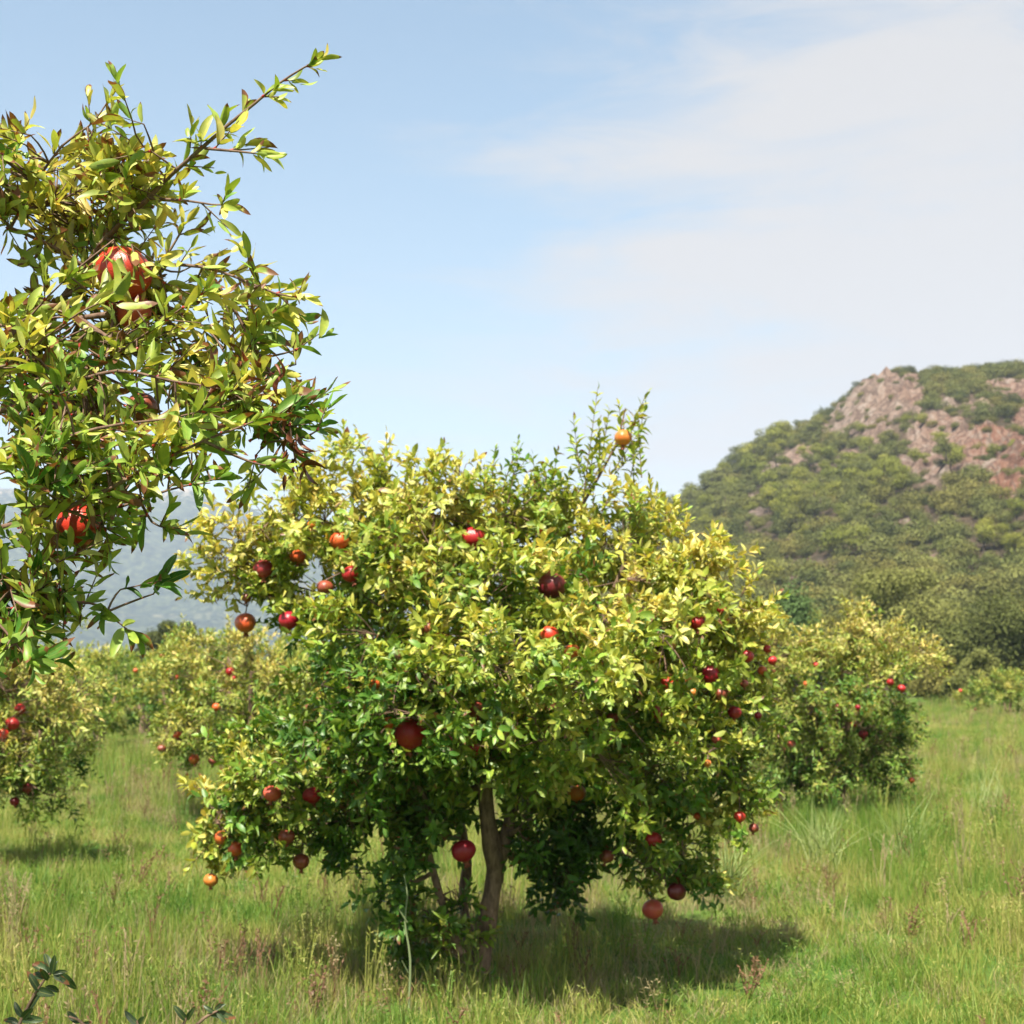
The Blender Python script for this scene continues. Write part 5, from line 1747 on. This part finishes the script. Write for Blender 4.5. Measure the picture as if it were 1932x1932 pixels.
def stalk(mat, n, h, seed, rad=.05):
    """thin seed stalks with a ragged head"""
    r = np.random.default_rng(seed)
    V, Q = [], []
    for _ in range(n):
        a = r.uniform(0, 6.28); d = rad * r.random()
        b = np.array((d * math.cos(a), d * math.sin(a), -.02)); hh = h * r.uniform(.7, 1.15)
        la = r.uniform(0, 6.28); ld = np.array((math.cos(la), math.sin(la), 0)) * hh * r.uniform(.05, .3)
        wv = np.array((1, .3, 0)) * .0018
        pts = [b + UP * hh * t_ + ld * t_ * t_ for t_ in (0, .4, .75, 1)]
        s0 = len(V)
        for p_ in pts:
            V += [p_ - wv, p_ + wv]
        for i in range(3):
            k = s0 + 2 * i; Q.append((k, k + 1, k + 3, k + 2))
        for _ in range(9):
            t_ = r.uniform(.62, 1); c_ = b + UP * hh * t_ + ld * t_ * t_
            e = nrm(r.normal(0, 1, 3) + UP * 1.2) * r.uniform(.012, .03); w_ = nrm(np.cross(e, r.normal(0, 1, 3))) * .003
            s0 = len(V); V += [c_, c_ + e * .5 + w_, c_ + e, c_ + e * .5 - w_]; Q.append((s0, s0 + 1, s0 + 2, s0 + 3))
    return mesh_np('tuft', V, Q, mat)


G_SRC = [tuft(M_GRASS, 46, .07, .20, .11, .35, .0048, s) for s in range(5)] + [tuft(M_DRY, 30, .09, .22, .10, .45, .0036, 20 + s) for s in range(2)] + \
        [stalk(M_DRY, 7, .30, 40), stalk(M_WEED, 5, .24, 41), stalk(M_GRASS, 8, .30, 42), tuft(M_GRASS, 40, .14, .34, .09, .3, .0055, 50)]
pts, rot, scl, idx = [], [], [], []
rg = random.Random(8)
y = 4.6
while y < 62:
    dens = 95.0 if y < 9 else (95.0 * (9 / y) ** 1.25)
    dy = 0.25 if y < 12 else 0.5 if y < 25 else 1.0
    hw = y * 0.40 + 0.5
    n = int(dens * dy * hw * 2)
    big = 1.0 if y < 12 else min(2.1, (y / 12) ** 0.45)
    for _ in range(n):
        xx, yv = rg.uniform(-hw, hw), y + rg.random() * dy
        if (xx - tbx) ** 2 + (yv - YM) ** 2 < 0.07 ** 2:
            continue
        dn = noise.noise(Vector((xx * .45, yv * .3, 7.7)))
        tan = noise.noise(Vector((xx * .5 + 9, yv * .22, 1.7)))
        r_ = rg.random()
        if r_ < .018: i = 7
        elif r_ < .049 + max(0, tan) * .05: i = 8
        elif r_ < .11: i = 9
        elif r_ < .165 + max(0, tan) * .7: i = rg.choice((5, 6))
        elif r_ > .94 - max(0, dn) * .25: i = 10
        else: i = rg.randrange(5)
        # grass height varies in patches, following the noise
        s_ = (0.72 + 1.0 * (dn + .3)) * rg.uniform(.65, 1.3)
        if yv < 6.2: s_ *= .85
        s_ = max(.45, min(1.6, s_)) 
        pts.append((xx, yv, ground_z(xx, yv)))
        rot.append((rg.gauss(0, .07), rg.gauss(0, .07), rg.uniform(0, 6.28)))
        scl.append((big * rg.uniform(.85, 1.2), big * rg.uniform(.85, 1.2), s_ * (1 if big == 1 else big ** .35)))
        idx.append(i)
    y += dy
o = scatter('grass', pts, rot, scl, idx, G_SRC)
tag(o, 'long green grass with tan seed stalks covering the orchard floor')


def tussock(label, x, y, Y, mat, n, hmin, hmax, rad, lean, wd, seed, name='grass_tussock', cat='grass tussock'):
    me = tuft(mat, n, hmin, hmax, rad, lean, wd, seed, 6)
    o = mobj(name, me)
    p_ = P(x, 1270, Y)
    o.location = (p_[0], Y, ground_z(p_[0], Y))
    tag(o, label, cat)


tussock('pale blue green grass tussock with long splayed blades beside the lower right crown', 1370, 0, 8.9, M_TUSS, 100, .25, .70, .07, .75, .012, 91)
tussock('tall arching grass clump in front of the right pomegranate tree', 1545, 0, 10.2, M_TUSS, 90, .3, .80, .12, .5, .011, 92)
tussock('tall pale grass clump at the right of the right tree', 1705, 0, 10.4, M_TUSS, 80, .3, .8, .14, .5, .011, 93)
tussock('long green grass clump in the middle of the left grass lane', 240, 0, 17.5, M_GRASS, 90, .3, .8, .3, .3, .010, 94)
tussock('tall grass clump in the right part of the field', 1860, 0, 14.0, M_TUSS, 60, .3, .75, .2, .35, .009, 95)
tussock('grass clump at the foot of the trunk, right side', 1010, 0, 6.3, M_GRASS, 70, .12, .34, .12, .35, .006, 96)
tussock('grass clump at the foot of the trunk, left side', 860, 0, 6.25, M_GRASS, 70, .12, .32, .12, .35, .006, 97)


def dry_weed(label, x, Y, h, seed):
    rt = empty('dry_weed', (P(x, 1270, Y)[0], Y, 0.0))
    tag(rt, label, 'weed')
    bx = rt.location.x
    r = np.random.default_rng(seed)
    tb = Tubes(4); 
    V, Q = [], []
    for _ in range(6):
        tip = np.array((bx + r.normal(0, h * .35), Y + r.normal(0, h * .3), h * r.uniform(.6, 1.1)))
        q = curve_pts(np.array((bx, Y, -.01)), tip, 6, .08, .05)
        tb.add(q, np.linspace(.0035, .0012, 6))
        for c_ in q[2:]:
            for _k in range(5):
                e = nrm(r.normal(0, 1, 3)) * r.uniform(.01, .026); w_ = nrm(np.cross(e, r.normal(0, 1, 3))) * .004
                s0 = len(V); V += [c_, c_ + e * .5 + w_, c_ + e, c_ + e * .5 - w_]; Q.append((s0, s0 + 1, s0 + 2, s0 + 3))
    tb.build('stems', M_WEED, rt)
    o = mobj('leaves', mesh_np('leaves', V, Q, M_WEED), rt); o['kind'] = 'stuff'


dry_weed('rust brown dry weed in the grass at the bottom, left of the trunk shadow', 600 * 1.0, 6.0, .2, 1)
dry_weed('rust brown dry weed right of the bottom left shoots', 400, 5.8, .18, 2)
dry_weed('reddish dry weed in tan grass of the left field', 620 - 350, 9.4, .24, 3)
dry_weed('reddish brown weed by the right edge of the field', 1915, 8.2, .3, 4)
dry_weed('brown dead weed in the grass, lower right', 1400, 6.3, .16, 5)
dry_weed('small brown weed in the open grass, right of the tree shadow', 1700, 7.6, .2, 6)

# single pale stalk beside the trunk
sb = P(772, 1860, 6.1)
rt = empty('weed_stalk', (sb[0], 6.1, 0))
tag(rt, 'single pale upright weed stalk left of the central trunk', 'weed')
m, t, out = new_mat('pale_stalk')
p = nd(t, 'ShaderNodeBsdfPrincipled', i_Roughness=0.6)
p.inputs['Base Color'].default_value = (0.15, 0.19, 0.085, 1)
t.links.new(p.outputs[0], out.inputs[0])
tb = Tubes(6)
q = poly_smooth([(sb[0], 6.1, 0), P(774, 1810, 6.1), P(764, 1740, 6.1), P(769, 1690, 6.1), P(762, 1650, 6.1)], .05)
tb.add(q, np.linspace(.006, .0025, len(q)))
tb.add([P(768, 1740, 6.1), P(750, 1712, 6.08)], (.004, .002)); tb.add([P(770, 1835, 6.1), P(758, 1812, 6.08)], (.003, .002))
tb.build('stem', m, rt)

# ================================================================== HAZE
hz_m, t, out = new_mat('haze_air')
pv = nd(t, 'ShaderNodeVolumePrincipled')
pv.inputs['Color'].default_value = (0.67, 0.79, 1.0, 1)
pv.inputs['Density'].default_value = 0.00023
pv.inputs['Anisotropy'].default_value = 0.0
t.links.new(pv.outputs[0], out.inputs['Volume'])
X0, X1, Y0, Y1, Z0, Z1 = -2450, 2450, -320, 3320, -2.0, 385
V = [(x, y, z) for z in (Z0, Z1) for y in (Y0, Y1) for x in (X0, X1)]
Q = [(0, 2, 3, 1), (4, 5, 7, 6), (0, 1, 5, 4), (2, 6, 7, 3), (0, 4, 6, 2), (1, 3, 7, 5)]
o = mobj('haze', mesh_np('haze', V, Q, hz_m, smooth=False))
tag(o, 'pale summer haze in the air', None, None, 'stuff')
